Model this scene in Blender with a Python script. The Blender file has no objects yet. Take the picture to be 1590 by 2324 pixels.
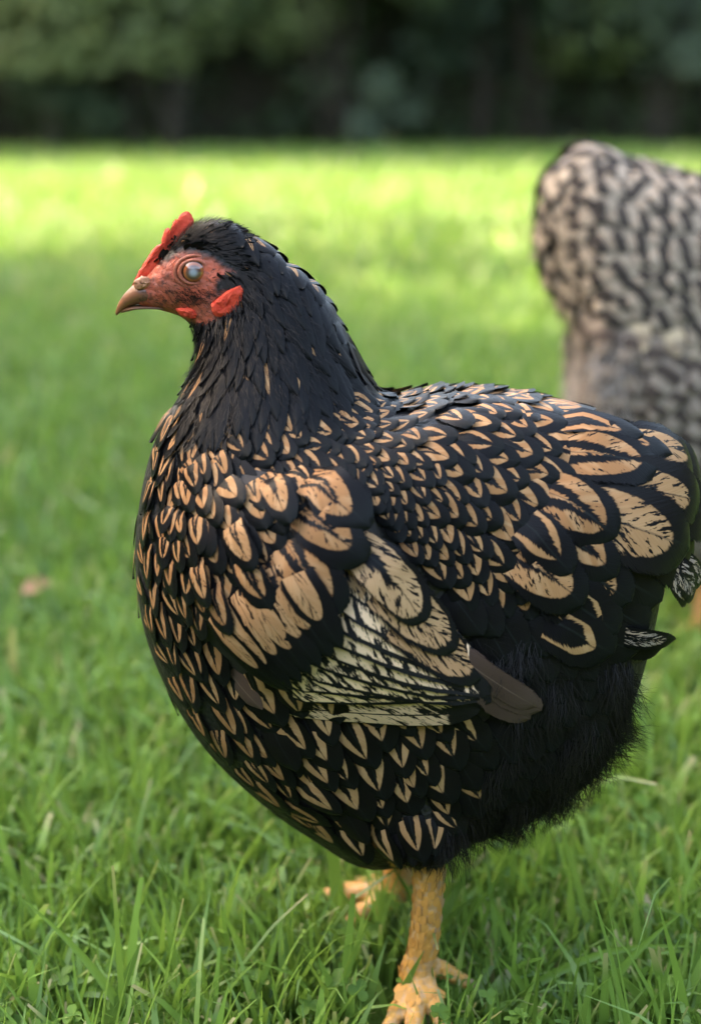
import bpy, bmesh, math, random
import numpy as np
from mathutils import Vector, Matrix
from mathutils.bvhtree import BVHTree

random.seed(7)
rng = np.random.default_rng(11)
R = math.radians

# ------------------------------------------------------------------ camera, sky, sun, exposure
PW, PH, FPX = 1590.0, 2324.0, 3357.0          # picture measured at 1590 x 2324
CAM = Vector((0.0, -0.89, 0.59))
PITCH = math.atan((1162 - 155) / FPX)
FWD = Vector((0, math.cos(PITCH), -math.sin(PITCH)))
UP = Vector((0, math.sin(PITCH), math.cos(PITCH)))
RIGHT = Vector((1, 0, 0))

scene = bpy.context.scene
COL = scene.collection
cam_data = bpy.data.cameras.new('camera')
cam = bpy.data.objects.new('camera', cam_data)
COL.objects.link(cam)
cam.location = CAM
cam.rotation_euler = (math.pi / 2 - PITCH, 0, 0)
cam_data.sensor_fit = 'VERTICAL'
cam_data.sensor_height = 36.0
cam_data.lens = 36.0 * FPX / PH
cam_data.clip_start = 0.02
cam_data.clip_end = 500
cam_data.dof.use_dof = True
cam_data.dof.focus_distance = 0.885
cam_data.dof.aperture_fstop = 3.1
scene.camera = cam

SUN_ELEV = R(33)
SUN_DIR = Vector((-0.93, 0.37, 0)).normalized() * math.cos(SUN_ELEV) + Vector((0, 0, math.sin(SUN_ELEV)))
world = bpy.data.worlds.new('World')
scene.world = world
world.use_nodes = True
wn = world.node_tree
sky = wn.nodes.new('ShaderNodeTexSky')
sky.sky_type = 'NISHITA'
sky.sun_disc = False
sky.sun_elevation = SUN_ELEV
sky.sun_rotation = math.atan2(SUN_DIR.x, SUN_DIR.y)
sky.air_density = 1.0
sky.dust_density = 2.5
sky.ozone_density = 1.0
bg = wn.nodes['Background']
bg.inputs[1].default_value = 0.15
wn.links.new(sky.outputs[0], bg.inputs[0])
sun_data = bpy.data.lights.new('sun', 'SUN')
sun_data.energy = 2.1
sun_data.angle = R(0.53)
sun_data.color = (1.0, 0.93, 0.80)
sun = bpy.data.objects.new('sun', sun_data)
COL.objects.link(sun)
sun.location = (-6, 4, 9)
sun.rotation_euler = (-SUN_DIR).to_track_quat('-Z', 'Y').to_euler()

scene.view_settings.view_transform = 'Standard'
scene.view_settings.look = 'None'
scene.view_settings.gamma = 1.0
scene.view_settings.exposure = 3.75
scene.view_settings.use_white_balance = True      # camera balanced for open shade
scene.view_settings.white_balance_temperature = 8200
scene.view_settings.white_balance_tint = 10
scene.cycles.max_bounces = 8
scene.cycles.transparent_max_bounces = 16
scene.cycles.use_denoising = True

# ------------------------------------------------------------------ picture point -> place
def ray(px, py):
    return FWD + RIGHT * ((px - PW / 2) / FPX) + UP * ((PH / 2 - py) / FPX)
def on_plane(px, py, Y):
    d = ray(px, py); return CAM + d * ((Y - CAM.y) / d.y)
def on_ground(px, py, z=0.0):
    d = ray(px, py); return CAM + d * ((z - CAM.z) / d.z)
def depth(p): return (p - CAM).dot(FWD)
def sdir(a):
    a = R(a); return RIGHT * math.cos(a) - UP * math.sin(a)

# ------------------------------------------------------------------ mesh helpers
def mesh_from(name, verts, faces, uvs=None, attrs=None, smooth=True):
    me = bpy.data.meshes.new(name)
    me.from_pydata([tuple(v) for v in verts] if not isinstance(verts, np.ndarray) else verts.tolist(), [], faces)
    fill(me, uvs, attrs, smooth)
    return me
def fill(me, uvs, attrs, smooth):
    if uvs is not None:
        lay = me.uv_layers.new(name='UVMap')
        li = np.zeros(len(me.loops), dtype=np.int32); me.loops.foreach_get('vertex_index', li)
        lay.data.foreach_set('uv', np.asarray(uvs, dtype=np.float32)[li].ravel())
    for k, val in (attrs or {}).items():
        a = me.attributes.new(k, 'FLOAT', 'POINT')
        a.data.foreach_set('value', np.asarray(val, dtype=np.float32))
    if smooth: me.polygons.foreach_set('use_smooth', np.ones(len(me.polygons), dtype=bool))
    me.update()
def fast_mesh(name, V, Q, T=None, attrs=None, uvs=None):
    """numpy verts, quads and triangles"""
    me = bpy.data.meshes.new(name)
    nq = len(Q); nt = 0 if T is None else len(T)
    loops = np.concatenate([np.asarray(Q).ravel()] + ([np.asarray(T).ravel()] if nt else [])).astype(np.int32)
    me.vertices.add(len(V)); me.vertices.foreach_set('co', np.asarray(V, dtype=np.float32).ravel())
    me.loops.add(len(loops)); me.loops.foreach_set('vertex_index', loops)
    me.polygons.add(nq + nt)
    st = np.concatenate([np.arange(nq) * 4, nq * 4 + np.arange(nt) * 3]).astype(np.int32)
    me.polygons.foreach_set('loop_start', st)
    me.validate(); 
    fill(me, uvs, attrs, True)
    return me
def link(name, me, mat=None, parent=None, **props):
    o = bpy.data.objects.new(name, me)
    COL.objects.link(o)
    if mat is not None:
        for m in (mat if isinstance(mat, (list, tuple)) else [mat]): me.materials.append(m)
    if parent is not None: o.parent = parent
    for k, v in props.items(): o[k] = v
    return o
def empty(name, loc, **props):
    o = bpy.data.objects.new(name, None); COL.objects.link(o); o.location = loc
    o.empty_display_size = 0.05
    for k, v in props.items(): o[k] = v
    return o

def catmull(P, n):
    P = np.asarray(P, float); out = []
    m = len(P)
    for i in range(m - 1):
        p0, p1, p2, p3 = P[max(i - 1, 0)], P[i], P[i + 1], P[min(i + 2, m - 1)]
        for k in range(n):
            t = k / n
            out.append(0.5 * ((2 * p1) + (-p0 + p2) * t + (2 * p0 - 5 * p1 + 4 * p2 - p3) * t * t + (-p0 + 3 * p1 - 3 * p2 + p3) * t ** 3))
    out.append(P[-1]); return np.array(out)

def tube(pts, radii, n=12, sub=4, flat=1.0, flatdir=Vector((0, 0, 1))):
    """closed tapered tube through 3-D points; returns verts, faces"""
    P = catmull([list(p) + [r] for p, r in zip(pts, radii)], sub)
    V, F = [], []
    m = len(P)
    for i in range(m):
        a = Vector(P[max(i - 1, 0)][:3]); b = Vector(P[min(i + 1, m - 1)][:3])
        t = (b - a).normalized()
        ref = Vector((0, 1, 0)) if abs(t.y) < 0.9 else Vector((0, 0, 1))
        x = t.cross(ref).normalized(); y = t.cross(x).normalized()
        c = Vector(P[i][:3]); r = P[i][3]
        for k in range(n):
            an = 2 * math.pi * k / n
            V.append(c + x * (r * math.cos(an)) + y * (r * math.sin(an)))
    for i in range(m - 1):
        for k in range(n):
            F.append((i * n + k, i * n + (k + 1) % n, (i + 1) * n + (k + 1) % n, (i + 1) * n + k))
    F.append(tuple(range(n))[::-1]); F.append(tuple((m - 1) * n + k for k in range(n)))
    return V, F

# ------------------------------------------------------------------ node helpers
class NT:
    def __init__(s, name):
        s.mat = bpy.data.materials.new(name); s.mat.use_nodes = True
        s.t = s.mat.node_tree; s.t.nodes.clear()
        s.out = s.t.nodes.new('ShaderNodeOutputMaterial')
    def n(s, typ, **kw):
        nd = s.t.nodes.new(typ)
        for k, v in kw.items(): setattr(nd, k, v)
        return nd
    def set(s, sock, v):
        if isinstance(v, bpy.types.NodeSocket): s.t.links.new(v, sock)
        elif v is not None: sock.default_value = v
    def m(s, op, a, b=None, c=None, clamp=False):
        nd = s.n('ShaderNodeMath', operation=op, use_clamp=clamp)
        s.set(nd.inputs[0], a); s.set(nd.inputs[1], b); s.set(nd.inputs[2], c)
        return nd.outputs[0]
    def ss(s, x, lo, hi):
        nd = s.n('ShaderNodeMapRange', interpolation_type='SMOOTHSTEP')
        s.set(nd.inputs[0], x); nd.inputs[1].default_value = lo; nd.inputs[2].default_value = hi
        return nd.outputs[0]
    def mix(s, f, a, b):
        nd = s.n('ShaderNodeMix', data_type='RGBA')
        s.set(nd.inputs[0], f)
        s.set(nd.inputs[6], a if isinstance(a, bpy.types.NodeSocket) else (*a, 1)); s.set(nd.inputs[7], b if isinstance(b, bpy.types.NodeSocket) else (*b, 1))
        return nd.outputs[2]
    def vec(s, x, y, z=0.0):
        nd = s.n('ShaderNodeCombineXYZ')
        s.set(nd.inputs[0], x); s.set(nd.inputs[1], y); s.set(nd.inputs[2], z); return nd.outputs[0]
    def noise(s, v, scale, detail=2.0, rough=0.5):
        nd = s.n('ShaderNodeTexNoise'); s.set(nd.inputs['Vector'], v)
        nd.inputs['Scale'].default_value = scale; nd.inputs['Detail'].default_value = detail; nd.inputs['Roughness'].default_value = rough
        return nd.outputs['Fac']
    def attr(s, name):
        nd = s.n('ShaderNodeAttribute'); nd.attribute_name = name; return nd.outputs['Fac']
    def obj(s): return s.n('ShaderNodeTexCoord').outputs['Object']
    def geo(s): return s.n('ShaderNodeNewGeometry').outputs['Position']
    def bump(s, h, strength, dist):
        nd = s.n('ShaderNodeBump'); nd.inputs['Strength'].default_value = strength; nd.inputs['Distance'].default_value = dist
        s.set(nd.inputs['Height'], h); return nd.outputs[0]
    def bsdf(s, col, rough=0.6, spec=0.5, normal=None, **kw):
        b = s.n('ShaderNodeBsdfPrincipled')
        s.set(b.inputs['Base Color'], col if isinstance(col, bpy.types.NodeSocket) else (*col, 1))
        s.set(b.inputs['Roughness'], rough); s.set(b.inputs['Specular IOR Level'], spec)
        if normal is not None: s.set(b.inputs['Normal'], normal)
        for k, v in kw.items(): s.set(b.inputs[k.replace('_', ' ')], v)
        return b.outputs[0]
    def done(s, sh):
        s.t.links.new(sh, s.out.inputs[0]); return s.mat

BLACK = (0.0036, 0.0034, 0.0038)
def laced(name, lace=0.70, c=0.45, tip=0.83, inner=0.40, itip=0.78, ic=0.30, power=1.7, jag=0.22, buff=((0.29, 0.134, 0.055), (0.42, 0.222, 0.100)),
          speck=0.0, black=BLACK, ring2=0.0, amount=1.0, rough=0.36, rim=(0.0062, 0.0074, 0.0070), spec=0.085, skew=0.26, fray=0.35):
    """a feather with a dark border, a buff chevron, a dark pointed centre; jagged along the barbs"""
    s = NT(name)
    uv = s.n('ShaderNodeUVMap'); sep = s.n('ShaderNodeSeparateXYZ'); s.t.links.new(uv.outputs[0], sep.inputs[0])
    us0 = s.m('MULTIPLY_ADD', sep.outputs[0], 2.0, -1.0); v = sep.outputs[1]
    r = s.attr('rnd')
    us = s.m('ADD', us0, s.m('MULTIPLY', s.m('SUBTRACT', s.m('FRACT', s.m('MULTIPLY', r, 17.3)), 0.5), skew)); u = s.m('ABSOLUTE', us)
    barb = s.m('MULTIPLY_ADD', u, -0.42, v)
    side = s.m('SIGN', us)
    z = s.m('MULTIPLY_ADD', side, 3.7, s.m('MULTIPLY', r, 91.0))
    n1 = s.m('SUBTRACT', s.noise(s.vec(s.m('MULTIPLY', u, 2.5), s.m('MULTIPLY', barb, 34.0), z), 1.0, 2.0, 0.6), 0.5)
    n2 = s.m('SUBTRACT', s.noise(s.vec(s.m('MULTIPLY', u, 1.2), s.m('MULTIPLY', barb, 5.0), s.m('ADD', z, 20.0)), 1.0, 1.0), 0.5)
    jn = s.m('ADD', s.m('MULTIPLY', n1, jag * 1.9), s.m('MULTIPLY', n2, jag * 1.2))
    def shape(w, c0, t, p):
        a = s.m('POWER', s.m('DIVIDE', u, w), p)
        b = s.m('POWER', s.m('DIVIDE', s.m('MAXIMUM', s.m('SUBTRACT', v, c0), 0.0), t - c0), p)
        return s.m('ADD', a, b)
    rv = s.m('MULTIPLY', s.m('SUBTRACT', r, 0.5), 0.25)
    outer = s.m('ADD', s.m('ADD', shape(lace, c, tip, power), s.m('MULTIPLY', jn, 0.35)), rv)
    inn = s.m('ADD', shape(inner, ic, itip, 1.05), s.m('MULTIPLY', jn, 1.6))
    inn = s.m('ADD', inn, s.m('MULTIPLY', s.m('SUBTRACT', s.m('FRACT', s.m('MULTIPLY', r, 7.31)), 0.5), 0.5))
    buffm = s.m('MULTIPLY', s.m('SUBTRACT', 1.0, s.ss(outer, 0.93, 1.07)), s.ss(inn, 0.90, 1.10))
    if ring2 > 0:
        in2 = s.m('ADD', shape(inner * 0.5, ic * 0.4, itip * 0.68, 1.0), s.m('MULTIPLY', jn, 2.4))
        buffm = s.m('MAXIMUM', buffm, s.m('MULTIPLY', s.m('SUBTRACT', 1.0, s.ss(in2, 0.9, 1.1)), s.ss(s.m('FRACT', s.m('MULTIPLY', r, 13.7)), 1.0 - ring2, 1.02 - ring2)))
    if speck > 0:
        sp = s.noise(s.vec(s.m('MULTIPLY', u, 4.0), s.m('MULTIPLY', barb, 16.0), s.m('ADD', z, 40.0)), 1.0, 3.0, 0.65)
        th = 0.60 - 0.16 * speck
        buffm = s.m('MULTIPLY', buffm, s.m('SUBTRACT', 1.0, s.ss(sp, th, th + 0.03)))
    if amount < 1.0:
        buffm = s.m('MULTIPLY', buffm, s.m('LESS_THAN', s.m('FRACT', s.m('MULTIPLY', r, 5.17)), amount))
    bcol = s.mix(s.m('FRACT', s.m('MULTIPLY', r, 3.3)), buff[0], buff[1])
    fine = s.noise(s.vec(s.m('MULTIPLY', u, 3.0), s.m('MULTIPLY', barb, 55.0), z), 1.0, 2.0)
    bcol = s.mix(s.m('MULTIPLY', fine, 0.85), bcol, (0.25, 0.12, 0.052))
    shaft = s.m('LESS_THAN', u, 0.028)
    bcol = s.mix(s.m('MULTIPLY', shaft, 0.6), bcol, (0.05, 0.03, 0.02))
    kcol = s.mix(s.m('FRACT', s.m('MULTIPLY', r, 9.1)), black, tuple(x * 1.9 for x in black))
    kcol = s.mix(s.m('MULTIPLY', s.m('LESS_THAN', s.m('ABSOLUTE', us0), 0.035), 0.6), kcol, tuple(x * 2.2 for x in rim))
    kcol = s.mix(s.m('MULTIPLY', s.ss(v, 0.72, 0.95), 0.8), kcol, rim)  # tips lightened towards the rim colour, their faint sheen painted in
    bcol = s.mix(s.m('MULTIPLY', s.ss(n2, -.05, .2), 0.35), bcol, (0.50, 0.31, 0.165))
    colr = s.mix(buffm, kcol, bcol)
    nm = s.bump(fine, 0.3, 0.0006)
    rg = s.m('ADD', rough, s.m('MULTIPLY', buffm, 0.2))
    b = s.bsdf(colr, rg, spec, nm)
    # frayed vane: barbs end unevenly at the rim
    fr = s.noise(s.vec(s.m('MULTIPLY', us0, 1.5), s.m('MULTIPLY', s.m('MULTIPLY_ADD', s.m('ABSOLUTE', us0), -0.5, v), 60.0), z), 1.0, 2.0, 0.7)
    al = s.m('SUBTRACT', 1.0, s.ss(s.m('ADD', s.attr('edge'), s.m('MULTIPLY', fr, fray)), 0.92 + fray * .5, 1.0 + fray * .5))
    tr = s.n('ShaderNodeBsdfTransparent'); mx = s.n('ShaderNodeMixShader')
    s.set(mx.inputs[0], al); s.t.links.new(tr.outputs[0], mx.inputs[1]); s.t.links.new(b, mx.inputs[2])
    return s.done(mx.outputs[0])

def mottled(name, pale=(0.66, 0.52, 0.30), dark=0.5, black=BLACK, edge=0.0):
    """wing quill: pale with dark flecks running along slanting barbs, dark tip"""
    s = NT(name)
    uv = s.n('ShaderNodeUVMap'); sep = s.n('ShaderNodeSeparateXYZ'); s.t.links.new(uv.outputs[0], sep.inputs[0])
    us = s.m('MULTIPLY_ADD', sep.outputs[0], 2.0, -1.0); u = s.m('ABSOLUTE', us); v = sep.outputs[1]
    r = s.attr('rnd'); barb = s.m('MULTIPLY_ADD', us, 0.10, v)
    z = s.m('MULTIPLY', r, 77.0)
    a = s.noise(s.vec(s.m('MULTIPLY', us, 1.3), s.m('MULTIPLY', barb, 24.0), z), 1.0, 2.0, 0.6)
    b = s.noise(s.vec(s.m('MULTIPLY', us, 3.0), s.m('MULTIPLY', barb, 120.0), z), 1.0, 2.0, 0.6)
    k = s.m('ADD', s.m('MULTIPLY', a, 0.7), s.m('MULTIPLY', b, 0.45))
    k = s.m('ADD', k, s.m('MULTIPLY', s.m('POWER', v, 3.0), 0.10))
    m1 = s.ss(k, 0.78 - 0.36 * dark, 0.80 - 0.36 * dark)
    tipm = s.ss(s.m('ADD', v, s.m('MULTIPLY', b, 0.10)), 0.90, 0.92)
    m2 = s.m('MAXIMUM', m1, tipm)
    shaft = s.m('LESS_THAN', u, 0.06)
    m2 = s.m('MAXIMUM', m2, shaft)
    if edge > 0: m2 = s.m('MAXIMUM', m2, s.ss(s.m('MULTIPLY', us, -1.0), 0.93 - edge, 0.97 - edge))
    pc = s.mix(s.m('FRACT', s.m('MULTIPLY', r, 4.4)), pale, tuple(x * 0.86 for x in pale))
    colr = s.mix(m2, pc, s.mix(b, black, tuple(x * 2 for x in black)))
    nm = s.bump(b, 0.3, 0.0006)
    return s.done(s.bsdf(colr, 0.6, 0.2, nm))

def barred(name, pale, dark, warp=0.3, soft=0.1, duty=0.5):
    """bars across the feather that keep step with those of its neighbours"""
    s = NT(name)
    uv = s.n('ShaderNodeUVMap'); sep = s.n('ShaderNodeSeparateXYZ'); s.t.links.new(uv.outputs[0], sep.inputs[0])
    us = s.m('MULTIPLY_ADD', sep.outputs[0], 2.0, -1.0); u = s.m('ABSOLUTE', us)
    p = s.obj()
    n1 = s.noise(p, 22.0, 2.0); n2 = s.noise(p, 60.0, 2.0)
    k = s.m('ADD', s.attr('rnd'), s.m('ADD', s.m('MULTIPLY', s.m('POWER', u, 2.0), -0.12), s.m('MULTIPLY', n1, warp * 2)))
    w = s.m('SINE', s.m('MULTIPLY', k, 2 * math.pi))
    mk = s.ss(w, duty - 0.5 - soft * 3, duty - 0.5 + soft * 3)
    pc = s.mix(s.ss(n2, .3, .7), pale, tuple(x * 0.70 for x in pale))
    return s.done(s.bsdf(s.mix(mk, pc, dark), 0.8, 0.1))

def plain(name, a, b, scale=60.0, rough=0.6, spec=0.4, bumps=0.2, dist=0.0008, **kw):
    s = NT(name); o = s.obj()
    n = s.noise(o, scale, 4.0, 0.6); n2 = s.noise(o, scale * 6, 2.0)
    colr = s.mix(s.ss(n, 0.3, 0.7), a, b)
    return s.done(s.bsdf(colr, rough, spec, s.bump(s.m('ADD', n, s.m('MULTIPLY', n2, 0.5)), bumps, dist), **kw))

def tinted(name, base, tipc, rough=0.5, trans=0.0, spec=0.15):
    """strand or blade: colour from its own 'tone' attribute"""
    s = NT(name); t = s.attr('tone')
    colr = s.mix(t, base, tipc)
    b = s.bsdf(colr, rough, spec)
    if trans > 0:
        tr = s.n('ShaderNodeBsdfTranslucent'); s.t.links.new(colr, tr.inputs[0])
        mx = s.n('ShaderNodeMixShader'); mx.inputs[0].default_value = trans
        s.t.links.new(b, mx.inputs[1]); s.t.links.new(tr.outputs[0], mx.inputs[2]); b = mx.outputs[0]
    return s.done(b)

# ------------------------------------------------------------------ ground sheet
def ground():
    s = NT('lawn_soil'); p = s.geo()
    a = s.noise(p, 1.3, 4.0); b = s.noise(p, 40.0, 4.0, 0.7); c = s.noise(p, 7.0, 3.0)
    colr = s.mix(s.ss(b, 0.35, 0.65), (0.014, 0.024, 0.007), (0.05, 0.10, 0.017))
    colr = s.mix(s.ss(s.m('ADD', a, s.m('MULTIPLY', c, 0.4)), 0.5, 0.85), colr, (0.075, 0.14, 0.02))
    s.done(s.bsdf(colr, 0.9, 0.2, s.bump(b, 0.8, 0.02)))
    n = 90
    xs = np.sign(np.linspace(-1, 1, n)) * np.abs(np.linspace(-1, 1, n)) ** 3 * 220
    X, Y = np.meshgrid(xs, xs + 3)
    Z = -0.012 + 0 * X
    V = np.stack([X, Y, Z], -1).reshape(-1, 3)
    i = np.arange(n * n).reshape(n, n)
    Q = np.stack([i[:-1, :-1], i[:-1, 1:], i[1:, 1:], i[1:, :-1]], -1).reshape(-1, 4)
    link('ground', fast_mesh('ground', V, Q), s.mat, kind='structure', label='mown garden lawn ground under the grass', category='ground')
ground()

# ------------------------------------------------------------------ foliage: shrubs and hedges at the end of the lawn, added screening hedges and shade trees beside it
def leaf_cloud(n, fn, size, seed, jitter=0.5):
    g = np.random.default_rng(seed)
    P, N = fn(g, n)
    a = g.normal(size=(n, 3)); N = N + a * jitter; N /= np.linalg.norm(N, axis=1)[:, None]
    t = np.cross(N, g.normal(size=(n, 3))); t /= np.linalg.norm(t, axis=1)[:, None]
    b = np.cross(N, t)
    s = size * g.uniform(0.6, 1.4, n)[:, None]
    V = np.stack([P - t * s, P - b * s * 0.45 + t * s * 0.1, P + t * s, P + b * s * 0.45 + t * s * 0.1], 1).reshape(-1, 3)
    Q = np.arange(4 * n).reshape(-1, 4)
    tone = np.repeat(np.clip(g.normal(0.45, 0.25, n), 0, 1), 4)
    return V, Q, tone
def lumpy(c, rad, seed, lumps=9, zmin=0.02):
    """points in the outer shells of several overlapping clumps"""
    g0 = np.random.default_rng(seed + 500)
    cs = np.array(c) + g0.normal(size=(lumps, 3)) * np.array(rad) * 0.5
    rs = g0.uniform(0.35, 0.62, lumps)
    def fn(g, n):
        k = g.integers(0, lumps, n)
        d = g.normal(size=(n, 3)); d /= np.linalg.norm(d, axis=1)[:, None]
        rr = g.uniform(0.55, 1.05, n) ** 0.6
        P = cs[k] + d * (rs[k] * rr)[:, None] * np.array(rad)
        P[:, 2] = np.where(P[:, 2] < zmin, zmin + g.uniform(0, 0.25, n), P[:, 2])
        return P, d
    return fn
def shrub(name, base, c, rad, n, size, seed, cols, label, category='shrub', group=None, stems=5, zmin=0.05, lumps=10):
    root = empty(name, base, label=label, category=category)
    if group: root['group'] = group
    off = np.array(c) - np.array(base)
    V, Q, tone = leaf_cloud(n, lumpy(off, rad, seed, lumps, zmin), size, seed)
    link('foliage', fast_mesh('foliage', V, Q, attrs={'tone': tone}), tinted(name + '_leaf', cols[0], cols[1], 0.55, 0.25), root, kind='stuff')
    bark = plain(name + '_bark', (0.016, 0.013, 0.010), (0.035, 0.028, 0.022), 30, 0.9, 0.2, 0.6, 0.01)
    g = random.Random(seed)
    for i in range(stems):
        x, y = g.uniform(-.3, .3) * rad[0], g.uniform(-.3, .3) * rad[1]
        top = Vector((off[0] + g.uniform(-.6, .6) * rad[0], off[1] + g.uniform(-.6, .6) * rad[1], off[2] + g.uniform(-.1, .5) * rad[2]))
        b0 = Vector((x, y, -0.03)); mid = (b0 + top) / 2 + Vector((g.uniform(-.1, .1), g.uniform(-.1, .1), 0))
        r0 = 0.012 + 0.012 * rad[2] / 1.5 * g.uniform(.6, 1.2)
        v, f = tube([b0, mid, top], [r0, r0 * .7, r0 * .3], 8, 3)
        link('stem', mesh_from('stem', v, f), bark, root)
    return root
DK = ((0.012, 0.022, 0.010), (0.030, 0.050, 0.018))
MD = ((0.036, 0.060, 0.018), (0.11, 0.14, 0.05))
OL_LIT = ((0.06, 0.085, 0.03), (0.16, 0.19, 0.08))  # greens lightened to put soft sunlight into the left shrubs' leaves
GY = ((0.040, 0.062, 0.040), (0.090, 0.120, 0.080))
# evergreen hedge closing the lawn
def box_hedge(name, x0, x1, ya, yb, thick, h, n, size, seed, cols, label):
    root = empty(name, ((x0 + x1) / 2, (ya + yb) / 2, 0), label=label, category='hedge')
    def fn(g, m):
        x = g.uniform(x0, x1, m); yy = ya + (yb - ya) * (x - x0) / (x1 - x0)
        face = g.random(m)
        lump = 0.16 * np.sin(x * 2.1 + 0.5) + 0.12 * np.sin(x * 5.3)
        z = np.where(face < 0.72, g.uniform(0.02, h, m), h + lump + g.uniform(-.1, .1, m))
        front = np.where(g.random(m) < 0.6, -1.0, 1.0)
        lump2 = 0.12 * np.sin(x * 3.1 + z * 2.7) + 0.08 * np.sin(x * 7.0 - z * 5.1)
        y = yy + np.where(face < 0.72, front * (thick / 2 + lump2 + g.uniform(-.12, .08, m)), g.uniform(-thick / 2, thick / 2, m))
        N = np.stack([0 * x, np.where(face < .72, front, 0), np.where(face < .72, 0.2, 1.0)], 1)
        P = np.stack([x - root.location.x, y - root.location.y, z], 1)
        return P, N
    V, Q, tone = leaf_cloud(n, fn, size, seed, 0.6)
    link('foliage', fast_mesh('foliage', V, Q, attrs={'tone': tone}), tinted(name + '_leaf', cols[0], cols[1], 0.5, 0.15), root, kind='stuff')
    # twiggy inside that lets no light through
    V, F = [], []
    k = 24
    for i in range(k + 1):
        x = x0 + (x1 - x0) * i / k; y = ya + (yb - ya) * i / k
        j = 0.05 * math.sin(i * 2.3)
        for dy, z in ((-thick / 2 + .12 + j, 0), (-thick / 2 + .14 - j, h * .6), (-thick / 4, h - .12 + j), (thick / 4, h - .1 - j), (thick / 2 - .14, h * .6), (thick / 2 - .12, 0)):
            V.append((x - root.location.x, y - root.location.y + dy, z))
    for i in range(k):
        for m_ in range(5):
            F.append((i * 6 + m_, i * 6 + m_ + 1, (i + 1) * 6 + m_ + 1, (i + 1) * 6 + m_))
    F.append(tuple(range(6))); F.append(tuple(k * 6 + i for i in range(6))[::-1])
    link('twigs', mesh_from('twigs', V, F, smooth=False), plain(name + '_twig', (0.010, 0.010, 0.007), (0.022, 0.018, 0.012), 14, 0.9, 0.1, 0.8, 0.03), root)
    return root
box_hedge('evergreen_hedge', -9, 9, 10.7, 12.1, 1.1, 3.1, 26000, 0.07, 3, DK, 'tall dark evergreen hedge closing the far end of the lawn')
SH = [  # x, y, centre height, radii, leaf colours, label
    (-3.05, 10.1, 1.55, (1.0, .75, .95), OL_LIT, 'broad olive green shrub, leaves lightened as if sunlit, with its crown hanging over the lawn edge'),
    (-1.45, 10.15, 1.50, (1.05, .75, .95), OL_LIT, 'round mid green shrub, leaves lightened as if sunlit, before the dark hedge, next to the olive one'),
    (-0.10, 10.5, 1.60, (0.9, .7, .85), ((0.02, 0.038, 0.016), (0.05, 0.075, 0.03)), 'deep green shrub with an airy crown in the middle of the hedge'),
    (1.25, 10.65, 1.70, (1.0, .7, .85), ((0.016, 0.030, 0.020), (0.042, 0.066, 0.045)), 'dark bluish green shrub standing before the hedge'),
    (2.35, 10.6, 1.15, (0.42, .5, .95), GY, 'narrow grey green shrub growing up before the dark hedge'),
    (3.45, 10.8, 1.60, (0.9, .75, .95), MD, 'wide green shrub at the hedge beyond the barred hen'),
    (0.15, 10.35, 0.27, (0.26, .24, .26), GY, 'low grey green bush at the foot of the hedge'),
    (-2.05, 10.0, 0.32, (0.34, .26, .30), ((0.02, 0.036, 0.018), (0.05, 0.075, 0.04)), 'low dark green bush at the foot of the olive shrub'),
]
for i, (x, y, z, rad, cols, lab) in enumerate(SH):
    low = z < .5
    shrub('garden_shrub', (x, y, 0), (x, y, z), rad, 1500 if low else 5200, 0.03 if low else 0.045, 40 + i, cols, lab, 'bush' if low else 'shrub', stems=3 if low else 6, zmin=0.02 if low else 0.55, lumps=7 if low else 13)
# out of view beside the lawn: an added hedge and a tree shade the hens
box_hedge('shade_hedge', -6.2, -3.3, -9.0, 3.7, 0.9, 3.3, 10000, 0.10, 8, DK, 'high hedge added out of view beside the lawn to shade the hens')
box_hedge('near_sky_screen', -5.5, 5.5, -4.8, -4.4, 0.9, 2.3, 8000, 0.10, 9, DK, 'tall hedge added out of view across the near end of the lawn to block low sky')  # added behind the camera to cut low sky and leave top light
box_hedge('side_sky_screen', 3.8, 5.6, -4.0, 7.0, 0.9, 2.6, 8000, 0.10, 10, DK, 'tall hedge added out of view along the open side of the lawn to block side sky')  # second added screen, holds back sky light from the right
def shade_tree(base, h, crown_c, rad, n, seed, label):
    root = shrub('garden_tree', base, crown_c, rad, n, 0.11, seed, MD, label, 'tree', stems=0, zmin=1.0, lumps=9)
    bark = plain('tree_bark', (0.05, 0.04, 0.03), (0.11, 0.09, 0.07), 12, 0.9, 0.2, 0.8, 0.02)
    c = Vector(crown_c) - Vector(base)
    v, f = tube([(0, 0, -.05), (0.05, 0, h * .4), tuple(c)], [0.16, .12, .05], 12, 5)
    link('trunk', mesh_from('trunk', v, f), bark, root)
    for k in range(5):
        a = k * 1.3
        e = c + Vector((math.cos(a) * rad[0] * .7, math.sin(a) * rad[1] * .7, .3 * rad[2]))
        v, f = tube([(0.05, 0, h * .4), tuple((c * .6 + e * .4)), tuple(e)], [0.07, .05, .015], 8, 4)
        link('limb', mesh_from('limb', v, f), bark, root)
shade_tree((-6.6, 5.2, 0), 3.4, (-6.6, 5.2, 3.9), (1.7, 1.5, 1.2), 3000, 71, 'leafy garden tree throwing dappled shade over the lawn')
shade_tree((-8.6, 7.9, 0), 3.2, (-8.6, 7.9, 3.5), (1.2, .6, .8), 800, 72, 'slender garden tree with a sparse crown beside the lawn')

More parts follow.
